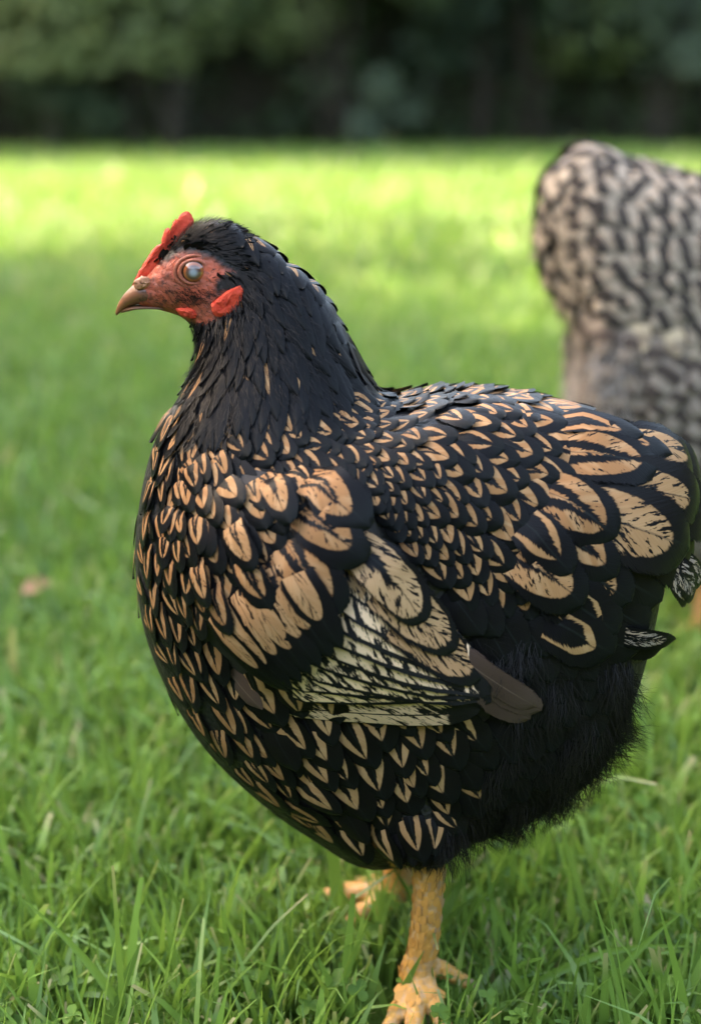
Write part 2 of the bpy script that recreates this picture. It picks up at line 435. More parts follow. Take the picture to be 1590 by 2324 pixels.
# ------------------------------------------------------------------ grass
def blades(name, n, ya, yb, xw, hgt, wid, seg, seed, mat, lay=0.5, keep=None, tonemean=0.45):
    g = np.random.default_rng(seed)
    y = g.uniform(ya, yb, n)
    x = g.uniform(-1, 1, n) * (xw[0] + (xw[1] - xw[0]) * (y - ya) / (yb - ya))
    if keep is not None:
        k = keep(x, y, g); x, y = x[k], y[k]; n = len(x)
    # clumps make height and lean vary over the lawn
    cl = np.sin(x * 31 + 1.3 * np.sin(y * 17)) * np.sin(y * 27 + 1.7 * np.sin(x * 13))
    H = hgt * g.lognormal(0, 0.40, n) * (1 + 0.22 * cl)
    az = g.uniform(0, 2 * math.pi, n)
    ln = np.clip(np.abs(g.normal(0.25, lay, n)), 0, 1.5)
    W = wid * g.lognormal(0, 0.40, n)
    fa = az + g.normal(math.pi / 2, 0.5, n)
    base = np.stack([x, y, np.full(n, -0.014)], 1)
    D = np.stack([np.cos(az), np.sin(az), 0 * az], 1)
    S = np.stack([np.cos(fa), np.sin(fa), 0 * fa], 1)
    th0 = g.uniform(0, .35, n)
    rows = []
    pos = base.copy()
    blunt = g.random(n) < 0.25
    for k in range(seg + 1):
        s = k / seg
        if k:
            th = th0 + ln * 1.35 * (s ** 1.3)
            pos = pos + (D * np.sin(th)[:, None] + np.array([0, 0, 1]) * np.cos(th)[:, None]) * (H / seg)[:, None]
            pos[:, 2] = np.maximum(pos[:, 2], -0.004)
        w = W * 0.5 * np.where(blunt, (0.75 + .25 * math.sin(math.pi * min(1, s * 1.3))) * (1 - .45 * s ** 3), (0.65 + 0.35 * math.sin(math.pi * min(1, s + .15))) * (1 - s ** 2.2) + 0.02)
        rows.append(np.stack([pos - S * w[:, None], pos + S * w[:, None]], 1))
    V = np.stack(rows, 1)                      # n, seg+1, 2, 3
    nv = (seg + 1) * 2
    b = (np.arange(n) * nv)[:, None]
    q = np.array([[2 * k, 2 * k + 1, 2 * k + 3, 2 * k + 2] for k in range(seg)])
    Q = (b[:, :, None] + q[None]).reshape(-1, 4)
    t = np.clip(g.normal(tonemean, 0.33, n) + 0.10 * cl, 0, 1)
    tip = np.where(blunt & (g.random(n) < .5), 1.0, 0.0)
    dry = (g.random(n) < 0.018)
    T = np.repeat(t[:, None], nv, 1); along = np.repeat(np.linspace(0, 1, seg + 1), 2)[None]
    DR = np.where(along > 0.93, tip[:, None], 0) * 0.8; DR = np.maximum(DR, np.repeat(dry[:, None] * 0.9, nv, 1))
    me = fast_mesh(name, V.reshape(-1, 3), Q, attrs={'tone': T.ravel(), 'dry': DR.ravel(), 'along': np.repeat(along, n, 0).ravel()})
    return link('grass', me, mat, kind='stuff', label=LABELS_G[name], category='grass')
def grass_mat():
    s = NT('grass_blade'); t = s.attr('tone'); d = s.attr('dry'); al = s.attr('along')
    c1 = s.mix(t, (0.046, 0.115, 0.018), (0.200, 0.345, 0.055))
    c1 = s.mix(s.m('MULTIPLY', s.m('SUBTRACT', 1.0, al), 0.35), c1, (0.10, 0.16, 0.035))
    p = s.geo()
    c1 = s.mix(s.m('MULTIPLY', s.ss(s.noise(p, 1.1, 3.0), 0.45, 0.7), 0.45), c1, (0.15, 0.27, 0.045))
    c1 = s.mix(d, c1, (0.42, 0.33, 0.17))
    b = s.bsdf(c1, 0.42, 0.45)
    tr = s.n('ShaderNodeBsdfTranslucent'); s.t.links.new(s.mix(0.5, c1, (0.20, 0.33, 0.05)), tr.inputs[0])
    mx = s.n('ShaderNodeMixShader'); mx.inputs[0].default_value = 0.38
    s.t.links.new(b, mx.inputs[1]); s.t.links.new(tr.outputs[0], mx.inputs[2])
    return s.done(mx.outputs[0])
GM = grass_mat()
LABELS_G = {'near': 'lush long blades of lawn grass around the black hen\'s feet', 'middle': 'short green lawn grass between the two hens', 'far': 'sunlit and dappled mown grass stretching to the hedge'}
foot = on_ground(925, 2270)
def keep_near(x, y, g):
    # the hen's own feet press the grass down
    front = (np.abs(x - foot.x + 0.012) < 0.024) & (y < foot.y + 0.03) & (y > foot.y - 0.10)
    far_foot = (np.abs(x - (foot.x - 0.035)) < 0.06) & (np.abs(y - 0.075) < 0.05)
    return ~(front & (g.random(len(x)) < 0.93)) & ~(far_foot & (g.random(len(x)) < .6))
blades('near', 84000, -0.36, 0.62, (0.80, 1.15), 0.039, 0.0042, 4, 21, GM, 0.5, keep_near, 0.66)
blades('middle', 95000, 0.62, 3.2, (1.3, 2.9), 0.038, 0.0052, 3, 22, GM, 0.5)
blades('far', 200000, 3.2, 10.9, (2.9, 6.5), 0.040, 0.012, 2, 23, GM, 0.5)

def clover(n, seed):
    g = np.random.default_rng(seed); V, F, T = [], [], []
    for i in range(n):
        y = g.uniform(-0.34, 0.9); x = g.uniform(-1, 1) * (.40 + .25 * (y + .34))
        if math.sin(x * 19 + 2) * math.sin(y * 23 + 1 + 2 * x) < g.uniform(-.9, .5): continue
        h = g.uniform(0.006, 0.028); r = g.uniform(0.0024, 0.0048); a0 = g.uniform(0, 6.28)
        tilt = Vector((g.normal(0, .35), g.normal(0, .35), 1)).normalized()
        ax = tilt.orthogonal().normalized(); ay = tilt.cross(ax)
        c = Vector((x, y, h)); tone = min(1, max(0, g.normal(.4, .25)))
        for k in range(3):
            a = a0 + k * 2.094
            d = ax * math.cos(a) + ay * math.sin(a); e = tilt.cross(d)
            b = len(V); V.append(c)
            cc = c + d * r * 1.05 + tilt * r * .15
            for m in range(7):
                t = -2.5 + 5.0 * m / 6
                rr = r * (0.88 if m == 3 else 1)
                V.append(cc + d * (rr * math.cos(t)) + e * (rr * .95 * math.sin(t)) + tilt * (r * .22 * abs(math.sin(t))))
            F += [(b, b + m + 1, b + m + 2) for m in range(6)]
            T += [tone] * 8
        b = len(V); w = .0006
        V += [Vector((x - w, y, -.01)), Vector((x + w, y, -.01)), c + Vector((w, 0, 0)), c - Vector((w, 0, 0))]
        F.append((b, b + 1, b + 2, b + 3)); T += [tone] * 4
    link('clover', mesh_from('clover', V, F, attrs={'tone': T}), tinted('clover_leaf', (0.050, 0.115, 0.020), (0.17, 0.29, 0.05), 0.5, 0.3), kind='stuff', label='small round clover leaves growing among the grass', category='clover')
clover(4800, 5)

# broad single blades that stand out round the feet: base and tip in the picture, width in mm, bend
def hero_blade(b, t, w, lift, tone, bend=(0, 0), label=None):
    B = on_ground(*b, z=-0.005)
    T = on_plane(t[0], t[1], B.y + lift)
    d = T - B; L = d.length
    side = d.cross(FWD).normalized()
    V, F = [], []
    n = 9
    for k in range(n + 1):
        s = k / n
        c = B + d * s + UP * (L * bend[1] * math.sin(math.pi * s)) + RIGHT * (L * bend[0] * math.sin(math.pi * s))
        ww = w * .0005 * ((.7 + .3 * math.sin(math.pi * min(1, s + .2))) * (1 - s ** 3) + .03)
        V += [c - side * ww, c + FWD * ww * .5, c + side * ww]
    for k in range(n):
        for j in (0, 1): F.append((3 * k + j, 3 * k + j + 1, 3 * k + j + 4, 3 * k + j + 3))
    m = len(V)
    return V, F, [tone] * m, [0.0] * m, [k / n for k in range(n + 1) for _ in range(3)]
HB = [((880, 2330), (962, 2157), 6.5, 0.0, .55, (-.02, 0), 'blade'), ((340, 2400), (40, 2030), 6, .02, .6, (0.03, .05), 0), ((170, 2330), (290, 2110), 5, .03, .5, (0, 0), 0),
      ((700, 2120), (540, 1990), 5.5, .0, .5, (0, .06), 0), ((540, 2320), (640, 2080), 5, .01, .55, (.05, 0), 0), ((760, 2330), (840, 2090), 5, .0, .5, (-.05, 0), 0),
      ((1190, 2250), (1100, 2010), 6, .0, .65, (.02, 0), 0), ((1300, 2140), (1290, 1960), 7, .0, .6, (0, 0), 0), ((1440, 2240), (1440, 2010), 7.5, .02, .5, (.02, 0), 0),
      ((1080, 2330), (1590, 2150), 6, .03, .6, (0, .12), 0), ((1330, 2330), (1560, 2060), 6, .01, .55, (-.06, .03), 0), ((400, 2250), (330, 2040), 6, .0, .6, (.03, 0), 0),
      ((640, 2230), (770, 2000), 5, .03, .5, (.02, 0), 0), ((590, 2250), (500, 2060), 6, .0, .65, (0, .03), 0), ((1500, 2330), (1340, 2190), 6, -.02, .5, (0, .1), 0),
      ((60, 2330), (20, 2120), 7, .0, .6, (.03, 0), 0), ((260, 2260), (420, 2100), 5.5, .01, .55, (-.03, .02), 0), ((480, 2330), (395, 2150), 5, 0, .5, (0, 0), 0),
      ((1230, 2330), (1130, 2170), 6.5, .0, .7, (.04, .03), 0), ((1010, 2320), (1090, 2215), 5, .0, .5, (0, .05), 0), ((850, 2140), (1000, 2030), 0, 0, 0, (0, 0), 1)]
for b, t, w, lift, tone, bend, flag in HB:
    if flag == 1: continue
    V, F, tn, dr, al = hero_blade(b, t, w, lift, tone, bend)
    link('grass_blade', mesh_from('grass_blade', V, F, attrs={'tone': tn, 'dry': dr, 'along': al}), GM,
         label='broad grass blade standing across the yellow foot of the black hen' if flag == 'blade' else 'broad bright grass blade rising out of the lawn near the black hen',
         category='grass blade', group='broad grass blades near the hen')

def fallen_leaf(px, py, size, label):
    c = on_ground(px, py, 0.035)
    V, F = [], []
    n = 10
    for i in range(n + 1):
        s = i / n; w = size * .36 * math.sin(math.pi * min(1, s ** .8)) * (1 + .08 * math.sin(i * 5))
        for j in (-1, -.5, 0, .5, 1):
            V.append(Vector((size * (s - .5), j * w, size * (.18 * j * j * math.sin(math.pi * s) + .10 * s * s + .03 * math.sin(i + j)))))
    for i in range(n):
        for j in range(4): F.append((i * 5 + j, i * 5 + j + 1, i * 5 + j + 6, i * 5 + j + 5))
    o = link('fallen_leaf', mesh_from('fallen_leaf', V, F), plain('dry_leaf', (0.22, 0.11, 0.055), (0.36, 0.20, 0.11), 60, .7, .3), label=label, category='leaf')
    o.location = c; o.rotation_euler = (R(25), R(-8), R(10))
fallen_leaf(84, 1335, 0.036, 'curled pinkish brown dead leaf lying on the lawn')

# ------------------------------------------------------------------ birds: shared builders
def loft(sections, Y, sub=5, n=40):
    """body surface from picture-measured back and belly points standing in the bird's middle plane"""
    rows = []
    for ax, ay, bx, by, w in sections:
        A, B = on_plane(ax, ay, Y), on_plane(bx, by, Y)
        rows.append([A.x, A.z, B.x, B.z, w])
    rows = catmull(rows, sub)
    V, F = [], []
    for a0, a1, b0, b1, w in rows:
        c = ((a0 + b0) / 2, (a1 + b1) / 2); h = ((a0 - b0) / 2, (a1 - b1) / 2)
        for k in range(n):
            t = 2 * math.pi * k / n
            ct, st = math.cos(t), math.sin(t)
            sy = math.copysign(abs(st) ** 0.80, st)
            V.append(Vector((c[0] + h[0] * ct, Y + w * sy, c[1] + h[1] * ct)))
    m = len(rows)
    for i in range(m - 1):
        for k in range(n):
            F.append((i * n + k, i * n + (k + 1) % n, (i + 1) * n + (k + 1) % n, (i + 1) * n + k))
    F.append(tuple(range(n))[::-1]); F.append(tuple((m - 1) * n + k for k in range(n)))
    return V, F
def merge(parts):
    V, F = [], []
    for v, f in parts:
        b = len(V); V += list(v); F += [tuple(i + b for i in q) for q in f]
    return V, F
def voxel_body(name, parts, voxel):
    V, F = merge(parts)
    me = mesh_from(name, V, F)
    bm = bmesh.new(); bm.from_mesh(me); bmesh.ops.recalc_face_normals(bm, faces=bm.faces); bm.to_mesh(me); bm.free()
    o = bpy.data.objects.new('tmp', me); COL.objects.link(o)
    md = o.modifiers.new('r', 'REMESH'); md.mode = 'VOXEL'; md.voxel_size = voxel
    sm = o.modifiers.new('s', 'SMOOTH'); sm.iterations = 3; sm.factor = .5
    dg = bpy.context.evaluated_depsgraph_get()
    out = bpy.data.meshes.new_from_object(o.evaluated_get(dg))
    bpy.data.objects.remove(o)
    out.name = name
    out.polygons.foreach_set('use_smooth', np.ones(len(out.polygons), dtype=bool))
    return out

class Surf:
    def __init__(s, parts, Y, sheets=()):
        fixed = []
        for v, f in list(parts) + list(sheets):
            vol = sum((v[q[0]] - CAM).dot((v[q[k]] - CAM).cross(v[q[k + 1]] - CAM)) for q in f for k in range(1, len(q) - 1))
            fixed.append((v, [q[::-1] for q in f] if (vol < 0) != any(v is sh[0] for sh in sheets) else f))
        V, F = merge(fixed); s.b = BVHTree.FromPolygons(V, F); s.Y = Y
    def hit(s, px, py):
        d = ray(px, py).normalized()
        q, n, i, dist = s.b.ray_cast(CAM, d)
        if q is None:
            q, n, i, dist = s.b.find_nearest(on_plane(px, py, s.Y))
        return q, s.out(q, n)
    def near(s, p):
        q, n, i, dist = s.b.find_nearest(p); return q, s.out(p, n) if False else n
    def out(s, q, n):
        return n

ROUND, LONG, BLUNT, HACK = 'round', 'long', 'blunt', 'hackle'
VS = (0, .2, .4, .55, .68, .79, .88, .95, .985, 1.0)
US = (-1, -.66, -.33, 0, .33, .66, 1)
def width_at(kind, v):
    if kind == ROUND:
        return (.40 + .60 * math.sin(min(v / .55, 1) * math.pi / 2)) if v < .6 else max(0, 1 - ((v - .6) / .4) ** 2.4) ** .5
    if kind == HACK:
        return (.45 + .50 * math.sin(min(v / .5, 1) * math.pi / 2)) if v < .5 else .95 * max(0, 1 - ((v - .5) / .5) ** 1.8) ** .75
    if kind == LONG:
        return (.42 + .58 * math.sin(min(v / .45, 1) * math.pi / 2)) if v < .62 else max(0, 1 - ((v - .62) / .38) ** 1.9) ** .62
    return (.8 + .2 * min(v / .3, 1)) if v < .78 else max(0, 1 - ((v - .78) / .22) ** 2.6) ** .5
def feather_geo(S, px, py, ang, wpx, lpx, kind=ROUND, h0=.001, h1=.004, camber=.0012, at=.72, roll=.0010, curl=0.0, follow=1.0, rnd=None, sink=.42):
    """one feather lying on surface S; (px,py) is the point 'at' along it; returns verts, faces, uv, rnd"""
    a = R(ang)
    bx, by = px - math.cos(a) * lpx * at, py - math.sin(a) * lpx * at
    P0, n0 = S.hit(px, py)
    P, n = S.hit(bx, by)
    m = depth(P0) / FPX
    L, W = lpx * m, wpx * m
    view = (P - CAM).normalized(); sd = sdir(ang)
    den = view.dot(n)
    k = -(sd.dot(n)) / den if abs(den) > 1e-3 else 0
    k = max(-.9, min(.9, k))
    t = (sd + view * k); t -= n * t.dot(n)
    t = t.normalized() if t.length > 1e-4 else sd
    V, UVs = [], []
    prev = 0; p = P; rr = random.random() if rnd is None else rnd
    jit = [random.uniform(-.03, .03) for _ in range(20)]
    for vi, v in enumerate(VS):
        p = p + t * ((v - prev) * L); prev = v
        q, n2, _, _ = S.b.find_nearest(p)
        n2 = S.out(q, n2)
        if follow > 0:
            p = p.lerp(q, follow if follow < 1 else 1)
            n = (n * (1 - follow) + n2 * follow).normalized() if follow < 1 else n2
            t = t - n * t.dot(n); t.normalize()
        b = n.cross(t).normalized()
        w = W / 2 * width_at(kind, v) * (1 + jit[vi])
        for u in US:
            pp = p + b * (w * u)
            if follow >= 1:
                q3, n3, _, _ = S.b.find_nearest(pp)
                pp = q3 * .8 + pp * .2
            sm = min(1, v / sink); sm = sm * sm * (3 - 2 * sm)
            hh = -.0025 * (1 - sm) + sm * (h0 + h1 * v + camber * (1 - (u * u)) * (W / .03) + roll * u) + curl * v ** 3
            V.append(pp + n * hh)
            UVs.append(((u * w / (W / 2)) * .5 + .5, v))
    nu = len(US); F = []
    for i in range(len(VS) - 1):
        for j in range(nu - 1):
            F.append((i * nu + j, i * nu + j + 1, (i + 1) * nu + j + 1, (i + 1) * nu + j))
    return V, F, UVs, [rr] * len(V)

EDGE = [max(abs(u), min(1, max(0, (v - .9) / .1)) ** 2) for v in VS for u in US]
def edges(n): return EDGE * (n // len(EDGE))
def resample(poly, s):
    P = np.asarray(poly, float); d = np.linalg.norm(np.diff(P[:, :2], axis=0), axis=1); c = np.concatenate([[0], np.cumsum(d)]); c /= c[-1]
    return np.array([np.interp(s, c, P[:, k]) for k in range(P.shape[1])])
def patch(lines, rows, cols, jit=.14, ajit=7, sz=.10):
    """staggered rows of feathers between picture-measured lines; each control point = x, y, angle, width, length. Last rows come first."""
    out = []; patch.s = []
    cum = [0] + list(np.cumsum([np.linalg.norm(resample(lines[k], .5)[:2] - resample(lines[k + 1], .5)[:2]) for k in range(len(lines) - 1)]))
    for r in range(rows):
        f = r / max(rows - 1, 1) * (len(lines) - 1); i = min(int(f), len(lines) - 2); t = f - i
        nc = cols if isinstance(cols, int) else round(cols[0] + (cols[1] - cols[0]) * r / max(rows - 1, 1))
        for c in range(nc):
            s = (c + (.5 if r % 2 else 0)) / (nc - .5)
            s = min(1, max(0, s + random.uniform(-jit, jit) / nc))
            q = resample(lines[i], s) * (1 - t) + resample(lines[i + 1], s) * t
            x, y, a, w, l = q
            x += random.uniform(-jit, jit) * w * .6; y += random.uniform(-jit, jit) * w * .6
            k = 1 + random.uniform(-sz, sz); patch.s.append(cum[i] * (1 - t) + cum[i + 1] * t)
            out.append((x, y, a + random.gauss(0, ajit), w * k, l * k))
    return out
def joined(geos, base, mirror_Y=None):
    V, F, U, A = [], [], [], []
    for v, f, u, r in geos:
        b = len(V)
        for p in v:
            p = p.copy()
            if mirror_Y is not None: p.y = 2 * mirror_Y - p.y
            V.append(p - base)
        F += [tuple(i + b for i in q) for q in f]; U += u; A += r
    return V, F, U, A
def area_of(g): 
    v = g[0]; return (v[0] - v[len(v) - 4]).length * (v[28] - v[34]).length
def strands(S, pts, base, wmm, mirror_Y=None, nseg=3):
    """fine down: (px,py,angle,length px,lift m)"""
    V, F, T = [], [], []
    for px, py, a, l, lift in pts:
        P, n = S.hit(px, py)
        m = depth(P) / FPX; L = l * m
        t = sdir(a); t = t - n * t.dot(n)
        if t.length < .05: continue
        t.normalize(); b = n.cross(t); tone = random.random()
        for my in ((None, mirror_Y) if mirror_Y is not None else (None,)):
            k0 = len(V)
            for k in range(nseg + 1):
                s = k / nseg
                c = P + t * (L * s) + n * (.001 + lift * s ** .8) + b * (L * .12 * math.sin(3 * s + tone * 6))
                w = wmm * .0005 * (1 - s * .85)
                for sg in (-1, 1):
                    q = c + b * (w * sg)
                    if my is not None: q.y = 2 * my - q.y
                    V.append(q - base)
            F += [(k0 + 2 * k, k0 + 2 * k + 1, k0 + 2 * k + 3, k0 + 2 * k + 2) for k in range(nseg)]
            T += [tone] * (2 * nseg + 2)
    return V, F, T
def inside(poly, x, y):
    c = False; n = len(poly)
    for i in range(n):
        x1, y1 = poly[i]; x2, y2 = poly[(i + 1) % n]
        if (y1 > y) != (y2 > y) and x < (x2 - x1) * (y - y1) / (y2 - y1) + x1: c = not c
    return c
def edge_dist(poly, x, y):
    best = 1e9
    for i in range(len(poly)):
        x1, y1 = poly[i]; x2, y2 = poly[(i + 1) % len(poly)]
        dx, dy = x2 - x1, y2 - y1; t = max(0, min(1, ((x - x1) * dx + (y - y1) * dy) / (dx * dx + dy * dy + 1e-12)))
        best = min(best, math.hypot(x - x1 - t * dx, y - y1 - t * dy))
    return best
def plate(poly_px, Y, thick, dome=1.0, rings=5, sub=4, yo=0.0, tilt=None):
    """a fleshy flat lobe (comb, wattle, earlobe) with rounded edge, outline measured in the picture, standing in plane Y"""
    P = [on_plane(x, y, Y) for x, y in poly_px]
    pts = np.array([[p.x, p.z] for p in P])
    pts = catmull(np.vstack([pts, pts[:1]]), sub)[:-1]
    c = pts.mean(0); n = len(pts); V, F = [], []
    for side in (-1, 1):
        for r in range(rings + 1):
            k = r / rings
            for q in pts:
                d = c + (q - c) * (k ** .8)
                y = Y + side * thick / 2 * math.sqrt(max(0, 1 - k ** 3)) * dome
                V.append(Vector((d[0], y + (tilt(d) if tilt else 0), d[1])))
    g_ = random.Random(len(poly_px)); V = [Vector((v.x + g_.uniform(-.0003, .0003), v.y + g_.uniform(-.00045, .00045), v.z + g_.uniform(-.0003, .0003))) for v in V]
    m = (rings + 1) * n
    for s in (0, 1):
        for r in range(rings):
            for k in range(n):
                f = (s * m + r * n + k, s * m + r * n + (k + 1) % n, s * m + (r + 1) * n + (k + 1) % n, s * m + (r + 1) * n + k)
                F.append(f if s == 0 else f[::-1])
    return V, F
def rel(V, base): return [v - base for v in V]

# ------------------------------------------------------------------ the black and buff laced hen
def black_hen():
    Y = 0.0
    base = on_ground(950, 2262); base.y = 0.0; base.z = 0
    hen = empty('hen', base, label='black hen with buff double-laced feathers, red comb and yellow legs standing in the grass', category='hen')
    SEC = [(296, 662, 322, 694, .006), (336, 622, 368, 704, .0112), (384, 566, 412, 718, .0152), (436, 518, 440, 745, .0180), (500, 506, 446, 780, .0205),
           (585, 552, 446, 815, .0245), (660, 606, 434, 850, .030), (730, 668, 412, 890, .037), (775, 750, 378, 945, .047), (822, 850, 348, 1010, .060),
           (862, 908, 326, 1100, .072), (930, 916, 312, 1230, .083), (1010, 902, 326, 1380, .089), (1095, 897, 372, 1516, .092), (1180, 905, 458, 1660, .092),
           (1270, 925, 576, 1780, .090), (1350, 950, 694, 1868, .087), (1420, 975, 828, 1940, .083), (1470, 1005, 1000, 1905, .076), (1500, 1070, 1190, 1835, .067),
           (1500, 1190, 1330, 1740, .055), (1470, 1320, 1400, 1580, .036), (1440, 1400, 1420, 1500, .015)]
    body = loft(SEC, Y)
    YL = -0.055
    def q(x, y, Yp): return on_plane(x, y, Yp)
    thigh = tube([q(890, 1560, YL + .042), q(920, 1720, YL + .030), q(945, 1830, YL + .014), q(962, 1910, YL + .004), q(966, 1955, YL)], [.050, .050, .042, .028, .016], 20, 4)
    ank = q(952, 2215, YL); ank.z = max(ank.z, .012)
    shank = tube([q(966, 1930, YL), q(972, 1990, YL), q(966, 2080, YL), q(956, 2160, YL), q(944, 2205, YL), ank], [.0112, .0102, .0096, .0100, .0112, .0112], 16, 5)
    def toe(a, ang, ln, r0, drop):
        d = Vector((math.cos(R(ang)), math.sin(R(ang)), 0)); pts, rr = [a], [r0]
        for k in range(1, 9):
            s = k / 8
            p = a + d * (ln * s); p.z = a.z * (1 - s) ** 1.5 + drop * (1 - (1 - s) ** 1.5) + .004 * math.sin(math.pi * s)
            pts.append(p); rr.append((r0 + (.0046 - r0) * s) * (1.08 if k % 2 else .94))
        return pts, rr
    toes = []
    for ang, ln in ((262, .060), (236, .044), (294, .048)):
        toes.append(toe(ank + Vector((0, 0, .001)), ang, ln, .0084, .004))
    hal = toe(ank + Vector((.004, .004, .006)), 18, .030, .0075, .010)
    toes.append(hal)
    YF = 0.060
    fank = q(902, 2035, YF); fank.z = .014
    fthigh = tube([q(890, 1560, YF - .042), q(910, 1720, YF - .030), q(920, 1820, YF - .014), q(920, 1890, YF - .004), q(915, 1935, YF)], [.050, .050, .042, .028, .016], 20, 4)
    fshank = tube([q(918, 1900, YF), q(905, 1950, YF), q(900, 2000, YF), fank], [.0118, .0115, .0115, .0125], 16, 5)
    ftoes = [toe(fank, 168, .058, .0095, .006), toe(fank, 215, .050, .0095, .004), toe(fank, 130, .045, .009, .004), toe(fank + Vector((.004, 0, .004)), -10, .026, .0075, .008)]
    tubes = [tube(p, r, 12, 2) for p, r in toes + ftoes]
    me = voxel_body('body', [body, thigh, shank, fthigh, fshank] + tubes, .0017)
    # skin colours: bare red face, yellow shanks, the rest dark down
    n = len(me.vertices); co = np.zeros(n * 3, dtype=np.float32); me.vertices.foreach_get('co', co); co = co.reshape(-1, 3)
    face_px = [(296, 650), (325, 605), (352, 565), (366, 575), (358, 597), (385, 588), (415, 568), (455, 566), (490, 580), (515, 598), (540, 608), (530, 618), (500, 622), (492, 640), (500, 655), (535, 640), (552, 652), (548, 690), (520, 722),
               (470, 726), (420, 722), (390, 708), (350, 700), (300, 694)]
    fp = [(on_plane(x, y, Y).x, on_plane(x, y, Y).z) for x, y in face_px]
    skin = np.zeros(n, dtype=np.float32); leg = np.zeros(n, dtype=np.float32)
    hx = on_plane(600, 760, 0)
    sel = np.where((co[:, 0] < hx.x) & (co[:, 2] > hx.z))[0]
    for i in sel:
        x, _, z = co[i]
        d = edge_dist(fp, x, z); d = d if inside(fp, x, z) else -d
        skin[i] = min(1, max(0, d / .003 + .5))
    zt = q(960, 1955, YL).z
    axn, axf = np.array([q(966, 1990, YL).x, YL]), np.array([q(903, 1985, YF).x, YF])
    dl = np.minimum(np.hypot(co[:, 0] - axn[0], co[:, 1] - axn[1]), np.hypot(co[:, 0] - axf[0], co[:, 1] - axf[1]))
    leg = (np.clip((zt - co[:, 2]) / .004, 0, 1) * ((dl < .024) | (co[:, 2] < .05))).astype(np.float32)
    for nm, a in (('skin', skin), ('leg', leg)):
        at = me.attributes.new(nm, 'FLOAT', 'POINT'); at.data.foreach_set('value', a)
    co2 = co - np.array(base, dtype=np.float32); me.vertices.foreach_set('co', co2.ravel()); me.update()
    s = NT('hen_skin'); o = s.obj()
    n1 = s.noise(o, 260, 3, .6); n2 = s.noise(o, 900, 2, .6); n3 = s.noise(o, 90, 3)
    down = s.mix(n1, (.006, .0055, .006), (.016, .014, .013))
    red = s.mix(s.ss(n3, .35, .68), (.46, .090, .046), (.28, .070, .040))
    red = s.mix(s.m('MULTIPLY', s.ss(n1, .52, .66), .75), red, (.05, .02, .015))
    vor = s.n('ShaderNodeTexVoronoi'); s.t.links.new(o, vor.inputs['Vector']); vor.inputs['Scale'].default_value = 240
    yel = s.mix(s.ss(n3, .35, .7), (.62, .29, .055), (.44, .22, .075))
    yel = s.mix(s.ss(vor.outputs['Distance'], .35, .75), yel, (.50, .28, .12))
    yel = s.mix(s.m('MULTIPLY', s.ss(n1, .6, .72), .5), yel, (.25, .13, .06))
    c = s.mix(s.attr('skin'), down, red); c = s.mix(s.attr('leg'), c, yel)
    h = s.m('ADD', s.m('MULTIPLY', n1, 1.0), s.m('MULTIPLY', vor.outputs['Distance'], -1.2))
    s.done(s.bsdf(c, .55, .4, s.bump(h, .55, .0012), Subsurface_Weight=s.m('MULTIPLY', s.attr('skin'), .1), Subsurface_Radius=(.004, .0015, .001)))
    link('body', me, s.mat, hen)

    # ---- wing base lying on the flank
    bodysurf = Surf([body, thigh], Y)
    wpoly = [(392, 1190), (450, 1090), (560, 1050), (720, 1075), (835, 1150), (885, 1280), (950, 1400), (1030, 1520), (1110, 1625), (990, 1640), (800, 1605), (630, 1580), (500, 1480), (410, 1340)]
    wp = catmull(np.array(wpoly + wpoly[:1]), 4)[:-1]; cen = np.array([720, 1330.0]); WV, WF = [], []
    K = 9; NW = len(wp)
    for r in range(K + 1):
        k = r / K
        for p in wp:
            x, y = cen + (p - cen) * k
            P, nn = bodysurf.hit(x, y)
            WV.append(P + nn * (.0015 + .013 * (1 - k ** 3)))
    for r in range(K):
        for k in range(NW): WF.append((r * NW + k, r * NW + (k + 1) % NW, (r + 1) * NW + (k + 1) % NW, (r + 1) * NW + k))
    S = Surf([body, thigh], Y, [(WV, WF)])
    DOWN = plain('wing_down', (.008, .007, .007), (.018, .014, .013), 200, .7)
    wing = link('wing', mesh_from('wing', rel(WV, base), WF), DOWN, hen)
    link('wing', mesh_from('wing', [Vector((v.x, -v.y, v.z)) - base for v in WV], [f[::-1] for f in WF]), DOWN, hen, label='wing on the far side of the body')

